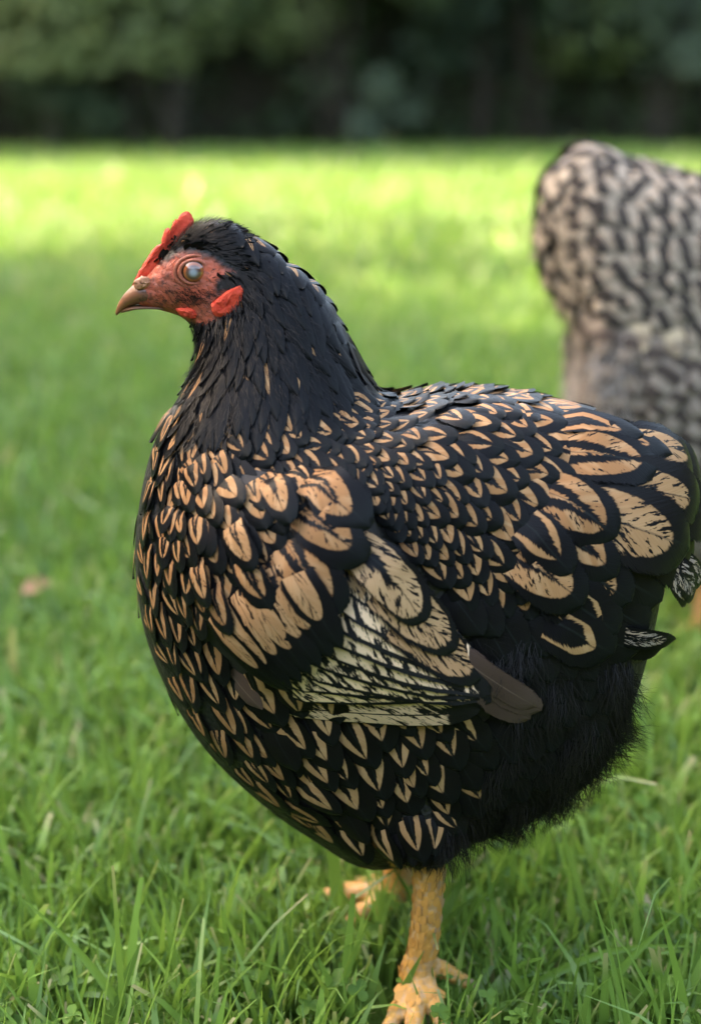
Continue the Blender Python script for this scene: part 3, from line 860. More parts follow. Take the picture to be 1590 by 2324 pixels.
    M = {
        'hackle': laced('hackle_feather', .34, .25, .70, .20, .62, .1, 1.5, .3, amount=.13, black=(.0026, .0026, .0032), rough=.36, spec=.085, rim=(.0056, .0062, .0066), fray=.5),
        'breast': laced('breast_feather', .64, .42, .80, .38, .80, .25, 1.5, .20, ring2=.3),
        'flank': laced('flank_feather', .64, .42, .80, .32, .78, .30, 1.3, .16, buff=((.36, .20, .09), (.48, .29, .145)), amount=.85, black=(.0040, .0036, .0034)),
        'small': laced('shoulder_feather', .68, .42, .80, .42, .80, .30, 1.6, .20, ring2=.45),
        'saddle': laced('saddle_feather', .70, .46, .80, .40, .80, .32, 1.45, .20, ring2=.4),
        'big': laced('big_covert_feather', .72, .45, .82, .40, .82, .20, 1.8, .26, ring2=.9, speck=.10),
        'fan': laced('fan_covert_feather', .60, .45, .72, .10, .3, .1, 2.0, .2, speck=.15, buff=((.40, .205, .095), (.48, .27, .135))),
        'tertial': laced('tertial_feather', .80, .55, .90, .30, .80, .15, 2.2, .5, ring2=.8, speck=.40, buff=((.44, .25, .125), (.54, .34, .185))),
        'quill': mottled('secondary_feather', (.84, .56, .35), .55, edge=.16),
        'quill_end': mottled('outer_secondary_feather', (.76, .49, .33), .40, edge=.001),
        'tail': laced('tail_feather', .70, .40, .84, .05, .62, .1, 2.2, .25, speck=.42, buff=((.38, .21, .10), (.46, .275, .14)), black=(.0046, .0042, .0042)),
        'dark': laced('dark_feather', .3, .3, .6, .2, .5, .2, 1.5, .2, amount=.03, black=(.0040, .0037, .0038), rough=.42),
        'bar': laced('under_tail_feather', .50, .62, .80, .46, .76, .56, 1.4, .2, buff=((.34, .19, .08), (.42, .25, .11))),
        'white': laced('white_barred_feather', .75, .5, .86, .34, .8, .2, 1.8, .6, ring2=.9, speck=.8, buff=((.30, .285, .28), (.40, .37, .34))),
        'brown': laced('flight_feather', .3, .3, .6, .2, .5, .2, 1.5, .2, amount=0.0, black=(.050, .031, .023), rough=.45, rim=(.075, .050, .038)),
    }
    G = []   # (geo, material, owner)
    def pull_in(f):                            # keep a feather's middle on the visible side of the outline
        x = f[0]
        for k in range(30):
            if S.b.ray_cast(CAM, ray(x - 7, f[1]).normalized())[0] is not None: break
            x += 4
        return (x,) + tuple(f[1:])
    def put(lst, mat, kind=ROUND, owner='body', **kw):
        if mat in ('breast', 'hackle') and len(lst) > 12: lst = [pull_in(f) for f in lst]
        for x, y, a, w, l in lst: G.append((feather_geo(S, x, y, a, w, l * (1.55 if kind == HACK else 1), kind, **kw), M[mat], owner))
    # neck hackle
    put(patch([[(447, 800, 100, 36, 70), (500, 785, 95, 38, 70), (570, 750, 80, 40, 75), (612, 650, 58, 40, 80), (600, 555, 42, 38, 80)],
               [(434, 850, 105, 42, 95), (500, 840, 92, 48, 100), (580, 805, 82, 54, 105), (655, 730, 64, 54, 110), (672, 600, 46, 46, 100)],
               [(432, 900, 108, 46, 110), (505, 890, 92, 54, 115), (590, 865, 82, 56, 115), (690, 810, 65, 54, 115), (756, 680, 55, 52, 115)],
               [(428, 960, 100, 48, 120), (520, 965, 92, 60, 130), (615, 930, 84, 60, 125), (735, 875, 66, 58, 125), (815, 800, 60, 56, 125)],
               [(440, 1010, 92, 50, 125), (515, 1000, 92, 62, 135), (630, 965, 84, 62, 130), (745, 925, 70, 60, 125), (868, 895, 52, 54, 125)]],
              8, (8, 11), .3, 8, .22), 'hackle', HACK, h1=.0032, camber=.0016)
    # breast, from the throat down the front and under the keel
    put(patch([[(425, 880, 125, 46, 110), (440, 960, 115, 46, 110)], [(350, 990, 118, 52, 120), (425, 1060, 110, 50, 115)], [(312, 1150, 98, 54, 125), (385, 1160, 98, 52, 115)],
               [(310, 1310, 85, 56, 125), (395, 1360, 82, 54, 115)], [(345, 1460, 70, 62, 130), (470, 1500, 66, 62, 125)], [(432, 1635, 58, 70, 145), (600, 1630, 58, 66, 135)],
               [(560, 1775, 52, 74, 150), (710, 1720, 56, 74, 145)], [(685, 1868, 42, 76, 150), (820, 1810, 56, 78, 145)], [(825, 1945, 40, 72, 140), (930, 1900, 60, 74, 140)]],
              18, 4, .22, 9, .2), 'breast', LONG, h0=.0003, h1=.0020, camber=.0008)
    put([(x - 2, y, a, 52, 118) for x, y, a in [(405, 905, 128), (354, 985, 118), (332, 1060, 105), (318, 1140, 98), (313, 1215, 92), (316, 1290, 86), (328, 1365, 78), (348, 1440, 70), (376, 1510, 64), (412, 1580, 62), (456, 1650, 57),
         (510, 1715, 52), (575, 1780, 47), (640, 1830, 43), (705, 1875, 40), (770, 1912, 36)]], 'breast', LONG, h0=.0002, h1=.0012, camber=.0004, roll=0)
    # flank and thigh below the wing
    put(patch([[(600, 1620, 62, 88, 160), (780, 1640, 62, 94, 170), (960, 1670, 58, 94, 170), (1130, 1690, 55, 80, 150)],
               [(660, 1720, 60, 90, 165), (830, 1720, 62, 98, 175), (980, 1740, 60, 98, 175), (1100, 1770, 58, 84, 160)],
               [(740, 1820, 56, 90, 165), (860, 1820, 62, 98, 170), (970, 1830, 64, 94, 170), (1060, 1840, 62, 80, 150)],
               [(840, 1930, 52, 84, 150), (895, 1935, 62, 86, 150), (950, 1930, 72, 78, 135), (1000, 1910, 76, 66, 120)]], 7, (7, 4), .22, 9, .2), 'flank', LONG, h1=.005)
    # thigh tuft over the hock
    put([(935, 1945, 78, 44, 90), (962, 1940, 95, 46, 85), (985, 1930, 100, 42, 80), (905, 1940, 70, 48, 95)], 'dark', LONG, h1=.004)
    # back and saddle
    B = [[(835, 915, 14, 44, 85), (845, 1000, 24, 46, 90), (850, 1080, 42, 46, 90), (872, 1185, 58, 50, 95)],
         [(950, 906, 6, 46, 95), (950, 1000, 18, 52, 100), (945, 1100, 38, 52, 100), (935, 1250, 62, 56, 105)],
         [(1090, 896, 8, 52, 110), (1080, 1000, 18, 62, 115), (1060, 1120, 36, 62, 115), (1010, 1320, 62, 62, 115)],
         [(1220, 912, 14, 64, 135), (1200, 1025, 20, 82, 145), (1170, 1160, 38, 86, 145), (1100, 1375, 66, 72, 130)],
         [(1340, 948, 18, 78, 165), (1320, 1050, 22, 105, 175), (1270, 1195, 42, 115, 180), (1200, 1370, 68, 86, 140)]]
    put(patch(B, 12, (10, 7), .2, 9, .2), 'saddle', ROUND, h1=.0042, camber=.0012)
    put([(835 + 46 * i + random.uniform(-8, 8), y - 6, a + random.gauss(0, 4), w, l) for i, (y, a, w, l) in enumerate([(905, 25, 42, 85), (912, 8, 42, 90), (905, 0, 44, 95), (897, -2, 46, 100), (893, 2, 48, 105), (892, 5, 52, 110),
         (895, 7, 54, 120), (900, 10, 58, 125), (910, 14, 62, 130), (922, 18, 66, 140), (938, 20, 70, 150), (955, 22, 76, 160), (972, 20, 80, 170)])], 'saddle', ROUND, h0=.0002, h1=.0010, camber=.0006, roll=0)
    put([(x, y, a, 44, 105) for x, y, a in [(560, 528, 28), (610, 560, 36), (660, 592, 42), (705, 632, 44), (745, 672, 52), (770, 722, 66), (790, 775, 64), (815, 830, 62), (845, 878, 55)]], 'hackle', LONG, h1=.003)
    put(patch([[(850, 922, 16, 46, 95), (850, 958, 20, 46, 95)], [(1000, 910, 5, 52, 110), (1000, 950, 12, 52, 110)], [(1150, 906, 9, 60, 125), (1150, 950, 15, 60, 125)], [(1300, 942, 17, 70, 150), (1290, 985, 20, 74, 150)]], 11, 2, .2, 6), 'saddle', ROUND, h1=.0030, camber=.001)
    put(patch([[(440, 1040, 100, 50, 110), (560, 1010, 70, 52, 110), (700, 975, 45, 52, 110), (830, 935, 30, 50, 105)], [(440, 1100, 90, 50, 110), (560, 1060, 60, 54, 110), (700, 1020, 40, 54, 110), (840, 980, 28, 50, 105)]], 3, 8, .25, 9), 'small', ROUND, h1=.0030, camber=.001)
    # shoulder: small coverts over the wing bend
    put(patch([[(385, 1190, 88, 54, 95), (440, 1100, 68, 56, 95), (560, 1030, 42, 61, 106), (700, 995, 28, 61, 106), (830, 965, 20, 59, 101)],
               [(380, 1290, 86, 59, 106), (465, 1210, 76, 64, 112), (590, 1120, 50, 69, 118), (720, 1060, 36, 72, 118), (840, 1030, 30, 61, 106)],
               [(425, 1380, 82, 67, 123), (520, 1290, 74, 77, 134), (610, 1205, 62, 77, 129), (715, 1120, 44, 79, 129), (840, 1090, 40, 64, 106)],
               [(470, 1440, 78, 72, 140), (560, 1350, 72, 82, 146), (640, 1270, 62, 84, 140), (730, 1180, 52, 87, 140), (845, 1140, 50, 67, 112)]],
              10, (9, 8), .18, 9, .18), 'small', ROUND, h1=.0042, camber=.0016)
    put([(452, 1105, 78, 58, 115), (478, 1125, 74, 60, 120), (440, 1140, 84, 56, 115), (475, 1085, 68, 56, 110), (500, 1105, 66, 58, 115), (455, 1165, 80, 58, 118), (520, 1080, 58, 58, 112)], 'small', ROUND, h0=.0035, h1=.0042, camber=.0016)
    # the wing: flight feathers lowest, then quills, coverts
    W = []
    W.append((feather_geo(S, 1165, 1552, 26, 76, 330, BLUNT, h0=.010, h1=.003, camber=.001, follow=.6), M['brown'], 'wing'))
    W.append((feather_geo(S, 1140, 1588, 17, 66, 330, BLUNT, h0=.008, h1=.003, camber=.001, follow=.6), M['brown'], 'wing'))
    W.append((feather_geo(S, 1150, 1545, 30, 66, 320, BLUNT, h0=.011, h1=.003, camber=.001, follow=.6), M['brown'], 'wing'))
    W.append((feather_geo(S, 566, 1572, 46, 60, 165, LONG, h0=-.001, h1=.006, follow=.9, sink=.6), M['brown'], 'wing'))
    NQ = 9
    for i in range(NQ):
        k = i / (NQ - 1)                       # 0 lowest
        b = np.array([575, 1572]) * (1 - k) + np.array([735, 1310]) * k
        t = np.array([1078, 1664]) * (1 - k) + np.array([1142, 1565]) * k
        if i > 0: t = t + np.array([25 * math.sin(k * 3), 0])
        d = t - b; ang = math.degrees(math.atan2(d[1], d[0])); ln = float(np.hypot(*d))
        W.append((feather_geo(S, *(b + d * .6), ang, 70 + 28 * k, ln, BLUNT, h0=.004 + .007 * k, h1=.002, camber=.0008, at=.6, roll=-.0008, follow=.7, sink=.18), M['quill_end' if i == 0 else 'quill'], 'wing'))
    for x, y, a, w, l, m, hh in [(1005, 1500, 41, 128, 420, 'tertial', .0125), (958, 1425, 44, 132, 350, 'tertial', .0140), (905, 1352, 48, 128, 280, 'tertial', .0155)]:
        W.append((feather_geo(S, x, y, a, w, l, ROUND, h0=hh, h1=.002, camber=.001, at=.75, follow=.7), M[m], 'wing'))
    for i in range(7):                         # fan of greater coverts
        k = i / 6
        b = np.array([470, 1360]) * (1 - k) + np.array([640, 1235]) * k
        t = np.array([612, 1575]) * (1 - k) + np.array([765, 1440]) * k
        d = t - b; ang = math.degrees(math.atan2(d[1], d[0])); ln = float(np.hypot(*d)) * 1.12
        W.append((feather_geo(S, *(b + d * .6), ang, 70 + 25 * k, ln, LONG, h0=.008 + .006 * k, h1=.004, camber=.0012, at=.6, follow=.8, sink=.3), M['fan'], 'wing'))
    for x, y, a, w, l, hh in [(665, 1370, 52, 125, 230, .0145), (725, 1320, 52, 135, 240, .0160), (765, 1228, 38, 128, 205, .0165), (785, 1155, 34, 130, 200, .0170), (655, 1165, 62, 80, 150, .0150),
                              (560, 1255, 66, 74, 150, .0125), (590, 1330, 62, 84, 165, .0130), (470, 1330, 74, 66, 140, .010), (515, 1385, 68, 70, 150, .011)]:
        W.append((feather_geo(S, x, y, a, w, l, ROUND, h0=hh - .006, h1=.0065, camber=.0016, at=.70, follow=.9), M['big'], 'wing'))
    G += W
    # tail and cushion
    T = []
    for x, y, a, w, l, m, k, fo in [(1560, 1005, -2, 120, 330, 'dark', ROUND, .25), (1600, 1050, 2, 140, 360, 'dark', ROUND, .2), (1620, 1160, 10, 150, 360, 'dark', ROUND, .2), (1535, 1040, 2, 125, 330, 'tail', ROUND, .35), (1580, 1105, 6, 140, 330, 'dark', ROUND, .3), (1520, 1125, 8, 150, 340, 'tail', ROUND, .3), (1590, 1200, 14, 150, 330, 'dark', ROUND, .3),
                                    (1560, 1270, 28, 150, 330, 'dark', ROUND, .3), (1475, 1215, 18, 200, 360, 'tail', ROUND, .35), (1410, 1065, 14, 135, 250, 'big', ROUND, .6), (1380, 995, 14, 90, 230, 'saddle', LONG, .8),
                                    (1440, 1030, 16, 90, 230, 'saddle', LONG, .6), (1330, 1180, 32, 150, 230, 'big', ROUND, .8), (1335, 1265, 40, 130, 220, 'saddle', ROUND, .8), (1260, 1325, 38, 150, 240, 'big', ROUND, .8),
                                    (1365, 1325, 35, 140, 240, 'big', ROUND, .7), (1440, 1330, 30, 170, 300, 'dark', ROUND, .5), (1340, 1395, 36, 150, 230, 'bar', ROUND, .8), (1330, 1445, 28, 150, 230, 'bar', ROUND, .8), (1245, 1255, 48, 120, 200, 'saddle', ROUND, .8),
                                    (1420, 1400, 30, 140, 240, 'dark', ROUND, .6), (1400, 1460, 20, 120, 220, 'dark', ROUND, .6),
                                    (1530, 1345, 62, 60, 170, 'white', LONG, .3), (1562, 1345, 50, 66, 190, 'white', LONG, .2), (1590, 1330, 40, 60, 190, 'white', LONG, .1), (1480, 1445, 8, 52, 180, 'white', LONG, .4), (1470, 1465, 14, 80, 180, 'dark', ROUND, .4)]:
        T.append((feather_geo(S, x, y, a, w, l, k, h0=.001 if m == 'dark' else .007, h1=.006, camber=.0012, at=.72, follow=fo), M[m], 'tail' if y > 1110 else 'tail_top'))
    G += T
    # dark loose feathers at the rear below the wing tip
    put(patch([[(1060, 1400, 60, 90, 150), (1150, 1440, 55, 100, 160), (1300, 1490, 45, 100, 160)], [(1160, 1560, 62, 90, 150), (1250, 1560, 58, 100, 160), (1370, 1550, 60, 90, 140)],
               [(1150, 1700, 66, 90, 150), (1260, 1670, 64, 100, 160), (1370, 1640, 70, 80, 140)], [(1080, 1850, 70, 80, 140), (1180, 1800, 66, 90, 140), (1300, 1740, 66, 80, 130)]], 7, 5, .2, 10), 'dark', LONG, h1=.006)
    # ---- as objects: the 290 that show largest, the rest and the far side joined
    order = sorted(range(len(G)), key=lambda i: -area_of(G[i][0]))
    single = set(i for i in order if G[i][2] != 'body'); 
    for i in order:
        if len(single) >= 290: break
        single.add(i)
    tailroot = empty('tail', (0, 0, 0)); tailroot.parent = hen
    wingroot = wing
    rest, far = {}, {}
    for i, (geo, mat, own) in enumerate(G):
        if own != 'tail_top': far.setdefault(mat.name, (mat, []))[1].append(geo)
        if i in single:
            V, F, U, A = joined([geo], base)
            link('feather', mesh_from('feather', V, F, U, {'rnd': A, 'edge': edges(len(V))}), mat, tailroot if own.startswith('tail') else wingroot if own == 'wing' else hen)
        else: rest.setdefault(mat.name, (mat, []))[1].append(geo)
    def many(name, groups, mirror):
        V, F, U, A, MI, mats = [], [], [], [], [], []
        for k, (mat, gs) in enumerate(groups.values()):
            v, f, u, a = joined(gs, base, mirror); b = len(V)
            V += v; F += [tuple(i + b for i in q) for q in f]; U += u; A += a; MI += [k] * len(f); mats.append(mat)
        me = mesh_from(name, V, F, U, {'rnd': A, 'edge': edges(len(V))}); o = link(name, me, mats, hen, kind='stuff')
        me.polygons.foreach_set('material_index', np.array(MI, dtype=np.int32)); return o
    many('small_feathers', rest, None)
    many('far_side_feathers', far, Y)
    print('feathers', len(G), 'single', len(single))

    # ---- down at the rear, bristles on head and face
    pts = []
    rp = [(1060, 1420), (1180, 1420), (1420, 1480), (1425, 1600), (1390, 1720), (1270, 1830), (1100, 1890), (1000, 1920), (1010, 1840), (1140, 1700), (1170, 1560)]
    while len(pts) < 5200:
        x, y = random.uniform(1000, 1440), random.uniform(1400, 1930)
        if inside(rp, x, y): 
            cl_ = math.sin(x * .045 + 2 * math.sin(y * .03)) + math.sin(y * .05 + x * .02)
            pts.append((x, y, 62 + 24 * cl_ + random.gauss(0, 9), random.uniform(45, 130), random.uniform(.002, .008) + .004 * max(0, cl_)))
    for i in range(900):                       # hem of the fluff
        k = random.random(); hem = resample([(1000, 1915), (1100, 1885), (1260, 1835), (1340, 1750), (1400, 1640), (1428, 1530)], k)
        pts.append((hem[0] - 12, hem[1] - 14, random.gauss(70 - 40 * k, 18), random.uniform(30, 60), random.uniform(.001, .006)))
    for i in range(2600):
        k, t_ = random.random(), random.random()
        x = (430 + 170 * k) * (1 - t_) + (430 + 430 * k) * t_; y = (790 - 200 * k) * (1 - t_) + (1010 - 110 * k) * t_
        pts.append((x, y, 100 - 48 * k + random.gauss(0, 8), random.uniform(25, 60), random.uniform(.002, .0055)))
    for i in range(500):
        x, y = random.uniform(880, 1010), random.uniform(1900, 1945)
        pts.append((x, y, random.gauss(90, 16), random.uniform(25, 55), random.uniform(0, .003)))
    V, F, Tn = strands(S, pts, base, .55, Y)
    link('down_fluff', mesh_from('down_fluff', V, F, attrs={'tone': Tn}), tinted('down_strand', (.003, .0027, .0027), (.013, .0105, .0095), .5), hen, kind='stuff')
    gs = []
    hp = [(358, 600), (374, 545), (432, 510), (500, 505), (590, 560), (610, 640), (585, 720), (520, 760), (445, 780), (425, 728), (480, 732), (552, 700), (556, 645), (520, 650), (500, 640), (502, 622), (545, 608), (490, 576), (455, 560), (415, 562), (380, 580), (355, 588)]
    cnt = 0
    while cnt < 110:
        x, y = random.uniform(330, 620), random.uniform(500, 790)
        if not inside(hp, x, y): continue
        cnt += 1
        a = -40 + 75 * (y - 500) / 130 if y < 640 else 40 + 50 * min(1, (y - 640) / 80)
        if x < 420 and y < 600: a = -48
        gs.append(feather_geo(bodysurf, x, y, a + random.gauss(0, 10), random.uniform(7, 11), random.uniform(28, 46), HACK, h0=.0004, h1=.0028, camber=.002))
    many('head_feathers', {'h': (M['hackle'], gs), }, None)
    many('far_head_feathers', {'h': (M['hackle'], gs), }, Y)
    pts = []
    while len(pts) < 2600:
        x, y = random.uniform(330, 640), random.uniform(500, 800)
        if not inside(hp, x, y): continue
        a = -35 + 80 * (y - 500) / 130 if y < 640 else 45 + 50 * min(1, (y - 640) / 80)
        if x < 450 and y < 585: a = -50 + (x - 360) * .3
        pts.append((x, y, a + random.gauss(0, 9), random.uniform(22, 44), random.uniform(.0008, .003)))
    V, F, Tn = strands(bodysurf, pts, base, .55, Y)
    link('crown_bristles', mesh_from('crown_bristles', V, F, attrs={'tone': Tn}), bpy.data.materials['down_strand'], hen, kind='stuff')
    pts = []
    for i in range(420):
        x, y = random.uniform(315, 545), random.uniform(575, 722)
        if inside(face_px, x, y) and math.hypot(x - 447, y - 607) > 34:
            pts.append((x, y, (20 if y > 640 else -20) + random.gauss(0, 15), random.uniform(7, 15), .0012))
    for i in range(260):                       # darker bristles below the eye and along the brow
        x, y = random.gauss(440, 32), random.gauss(672, 10)
        pts.append((x, y, 15 + random.gauss(0, 15), random.uniform(9, 17), .0014))
    V, F, Tn = strands(bodysurf, pts, base, .32, Y)
    link('face_bristles', mesh_from('face_bristles', V, F, attrs={'tone': Tn}), bpy.data.materials['down_strand'], hen, kind='stuff')

    # ---- comb, beak, lobes, eye
    RED = plain('comb_flesh', (.70, .046, .020), (.80, .080, .036), 330, .5, .3, .9, .0020)
    V, F = plate([(300, 648), (312, 622), (330, 592), (348, 566), (361, 556), (366, 566), (368, 540), (376, 520), (384, 518), (387, 530), (391, 508), (400, 497), (405, 507), (409, 488), (420, 480), (432, 484), (440, 502), (437, 520), (420, 545), (395, 585), (365, 625), (335, 648)], 0, .008, rings=6)
    link('comb', mesh_from('comb', rel(V, base), F), RED, hen)
    for sgn in (-1, 1):
        yw = sgn * (abs(bodysurf.hit(432, 712)[0].y) + .001)
        V, F = plate([(398, 700), (412, 716), (432, 723), (455, 720), (470, 712), (455, 704), (425, 698)], yw, .004); link('wattle', mesh_from('wattle', rel(V, base), F), RED, hen)
        V, F = plate([(546, 648), (552, 662), (547, 685), (532, 706), (512, 718), (490, 717), (480, 704), (482, 686), (500, 672), (524, 656)], sgn * (abs(bodysurf.hit(516, 690)[0].y) + .0022), .0040, rings=6)
        link('earlobe', mesh_from('earlobe', rel(V, base), F), RED, hen)
        # eye
        E = on_plane(447, 608, 0); P, nn = bodysurf.hit(447, 608)
        ey = abs(P.y) - .0032
        bm = bmesh.new(); bmesh.ops.create_uvsphere(bm, u_segments=24, v_segments=16, radius=.0080)
        me2 = bpy.data.meshes.new('eye'); bm.to_mesh(me2); bm.free(); me2.polygons.foreach_set('use_smooth', np.ones(len(me2.polygons), dtype=bool))
        se = NT('eye_surface'); oo = se.obj(); sp = se.n('ShaderNodeSeparateXYZ'); se.t.links.new(oo, sp.inputs[0])
        rad = se.m('SQRT', se.m('ADD', se.m('POWER', sp.outputs[0], 2.0), se.m('POWER', sp.outputs[2], 2.0)))
        cl = se.mix(se.ss(rad, .0008, .0036), (.26, .29, .32), (.11, .055, .04)); cl = se.mix(se.ss(rad, .0040, .0050), cl, (.30, .085, .03)); cl = se.mix(se.ss(rad, .0056, .0064), cl, (.03, .012, .01))
        se.done(se.bsdf(cl, .08, .6, Coat_Weight=.6, Coat_Roughness=.03))
        eo = link('eye', me2, se.mat, hen); eo.location = Vector((E.x, sgn * ey, E.z)) - base; eo.scale = (1, .8, .95)
        # lids: two soft rings
        for rr, th, m_ in ((.0076, .0012, 'lid'), (.0103, .0011, 'lid2')):
            V, F = [], []
            for i in range(36):
                a = 2 * math.pi * i / 36; wob = 1 + .06 * math.sin(a * 2 + 1)
                for k in range(8):
                    b_ = 2 * math.pi * k / 8
                    r_ = rr * wob + th * math.cos(b_)
                    yy = ey + .0030 - (rr - .0076) * .55 + th * math.sin(b_) * .8
                    V.append(Vector((E.x + r_ * math.cos(a) * 1.04, sgn * yy, E.z + r_ * math.sin(a) * .95)) - base)
            for i in range(36):
                for k in range(8): F.append((i * 8 + k, i * 8 + (k + 1) % 8, ((i + 1) % 36) * 8 + (k + 1) % 8, ((i + 1) % 36) * 8 + k))
            mt = bpy.data.materials.get('eyelid_skin') or plain('eyelid_skin', (.42, .11, .06), (.26, .07, .04), 500, .5, .4, .5, .0006)
            link('eyelid', mesh_from('eyelid', V, F), mt, hen)
    # beak: upper and lower halves as curved lofts
    HORN = NT('beak_horn'); o = HORN.obj(); nn = HORN.noise(o, 150, 4, .6); st = HORN.noise(HORN.vec(0, 0, 0), 1)
    spx = HORN.n('ShaderNodeSeparateXYZ'); HORN.t.links.new(o, spx.inputs[0])
    tipx = on_plane(262, 715, 0).x - base.x
    kk = HORN.ss(spx.outputs[0], tipx, tipx + .028)
    cl = HORN.mix(kk, (.25, .095, .04), (.12, .045, .027)); cl = HORN.mix(HORN.m('MULTIPLY', HORN.ss(nn, .45, .65), .5), cl, (.09, .045, .03))
    HORN.done(HORN.bsdf(cl, .38, .5, HORN.bump(nn, .3, .0008)))
    def mandible(secs):
        rows = catmull([[on_plane(a, b, 0).x, on_plane(a, b, 0).z, on_plane(c, d, 0).x, on_plane(c, d, 0).z, w] for a, b, c, d, w in secs], 5)
        V, F = [], []
        for x0, z0, x1, z1, w in rows:
            for k in range(16):
                t = 2 * math.pi * k / 16
                V.append(Vector(((x0 + x1) / 2 + (x0 - x1) / 2 * math.cos(t), w * math.sin(t), (z0 + z1) / 2 + (z0 - z1) / 2 * math.cos(t))) - base)
        for i in range(len(rows) - 1):
            for k in range(16): F.append((i * 16 + k, i * 16 + (k + 1) % 16, (i + 1) * 16 + (k + 1) % 16, (i + 1) * 16 + k))
        F.append(tuple(range(16))[::-1]); F.append(tuple((len(rows) - 1) * 16 + k for k in range(16)))
        return V, F
    V, F = mandible([(345, 630, 392, 692, .0105), (312, 640, 352, 692, .0098), (296, 653, 322, 690, .0078), (280, 670, 300, 694, .0055), (268, 690, 280, 704, .0030), (262, 710, 266, 716, .0008)])
    bk = link('beak', mesh_from('beak', V, F), HORN.mat, hen)
    V, F = mandible([(385, 690, 385, 703, .0085), (345, 690, 345, 700, .0080), (310, 692, 312, 702, .006), (288, 697, 290, 707, .0038), (274, 704, 276, 711, .0012)])
    link('lower_beak', mesh_from('lower_beak', V, F), HORN.mat, hen)
    for sgn in (-1, 1):                        # nostril flap
        V, F = plate([(302, 640), (322, 626), (338, 630), (345, 642), (330, 654), (308, 656)], sgn * .0086, .004)
        link('nostril', mesh_from('nostril', rel(V, base), F), plain('cere_skin', (.42, .16, .08), (.50, .22, .12), 300, .5, .4, .4), bk)

    # ---- leg scales and claws
    SC = plain('leg_scale', (.62, .29, .050), (.46, .22, .070), 90, .5, .3, .25, .0005)
    SCB = plain('leg_scale_brown', (.34, .20, .13), (.48, .28, .13), 160, .5, .4, .25, .0005)
    BV = BVHTree.FromPolygons(*merge([shank, fshank] + tubes))
    def scale_mesh():
        V, F = [], []
        for r in range(4):
            k = r / 3
            for i in range(10):
                a = 2 * math.pi * i / 10; pw = .5
                V.append(Vector((k * math.copysign(abs(math.cos(a)) ** pw, math.cos(a)), k * math.copysign(abs(math.sin(a)) ** pw, math.sin(a)), 1 - k ** 2.5)))
        for r in range(3):
            for i in range(10): F.append((r * 10 + i, r * 10 + (i + 1) % 10, (r + 1) * 10 + (i + 1) % 10, (r + 1) * 10 + i))
        return mesh_from('scale', V, F)
    sm, smb = scale_mesh(), scale_mesh()
    sm.materials.append(SC); smb.materials.append(SCB)
    def scale_at(p, along, sx, sy, brown=False):
        qn, nn, _, _ = BV.find_nearest(p)
        if (p - qn).dot(nn) < 0: nn = -nn
        t = (along - nn * along.dot(nn)).normalized(); b = nn.cross(t)
        o = bpy.data.objects.new('scale', smb if brown else sm); COL.objects.link(o); o.parent = hen
        mt = Matrix((b * sx, t * sy, nn * .00035)).transposed().to_4x4(); mt.translation = qn - base - nn * .0004
        o.matrix_basis = mt
    sp = [q(966, 1960, YL), q(966, 2080, YL), q(956, 2160, YL), q(944, 2210, YL)]
    for i in range(15):
        k = i / 14; c = resample([list(p) for p in [(v.z, v.x, v.y) for v in sp]], k); c = Vector((c[1], c[2], c[0]))
        for j, an in enumerate((-62, -100, -138, -176, -24)):
            off = Vector((math.cos(R(an + (9 if i % 2 else -9))), math.sin(R(an + (9 if i % 2 else -9))), 0))
            scale_at(c + off * .03, Vector((0, 0, 1)), (.0040 if j > 1 else .0034), .0036, brown=(j == 4 and k < .75 and i % 3 > 0))
    for (P, rr) in toes[:3] + ftoes[:3]:
        for k in range(1, 8):
            scale_at(P[k] + Vector((0, 0, .03)), (P[k + 1] - P[k - 1]).normalized(), .0033, .0026)
    CL = plain('claw_horn', (.30, .20, .12), (.45, .32, .2), 200, .4)
    for P, rr in toes + ftoes:
        d = (P[-1] - P[-2]).normalized()
        V, F = tube([P[-1] - d * .003 - base, P[-1] + d * .005 + Vector((0, 0, .001)) - base, P[-1] + d * .012 + Vector((0, 0, -.003)) - base], [.0034, .0025, .0005], 8, 3)
        link('claw', mesh_from('claw', V, F), CL, hen)
black_hen()

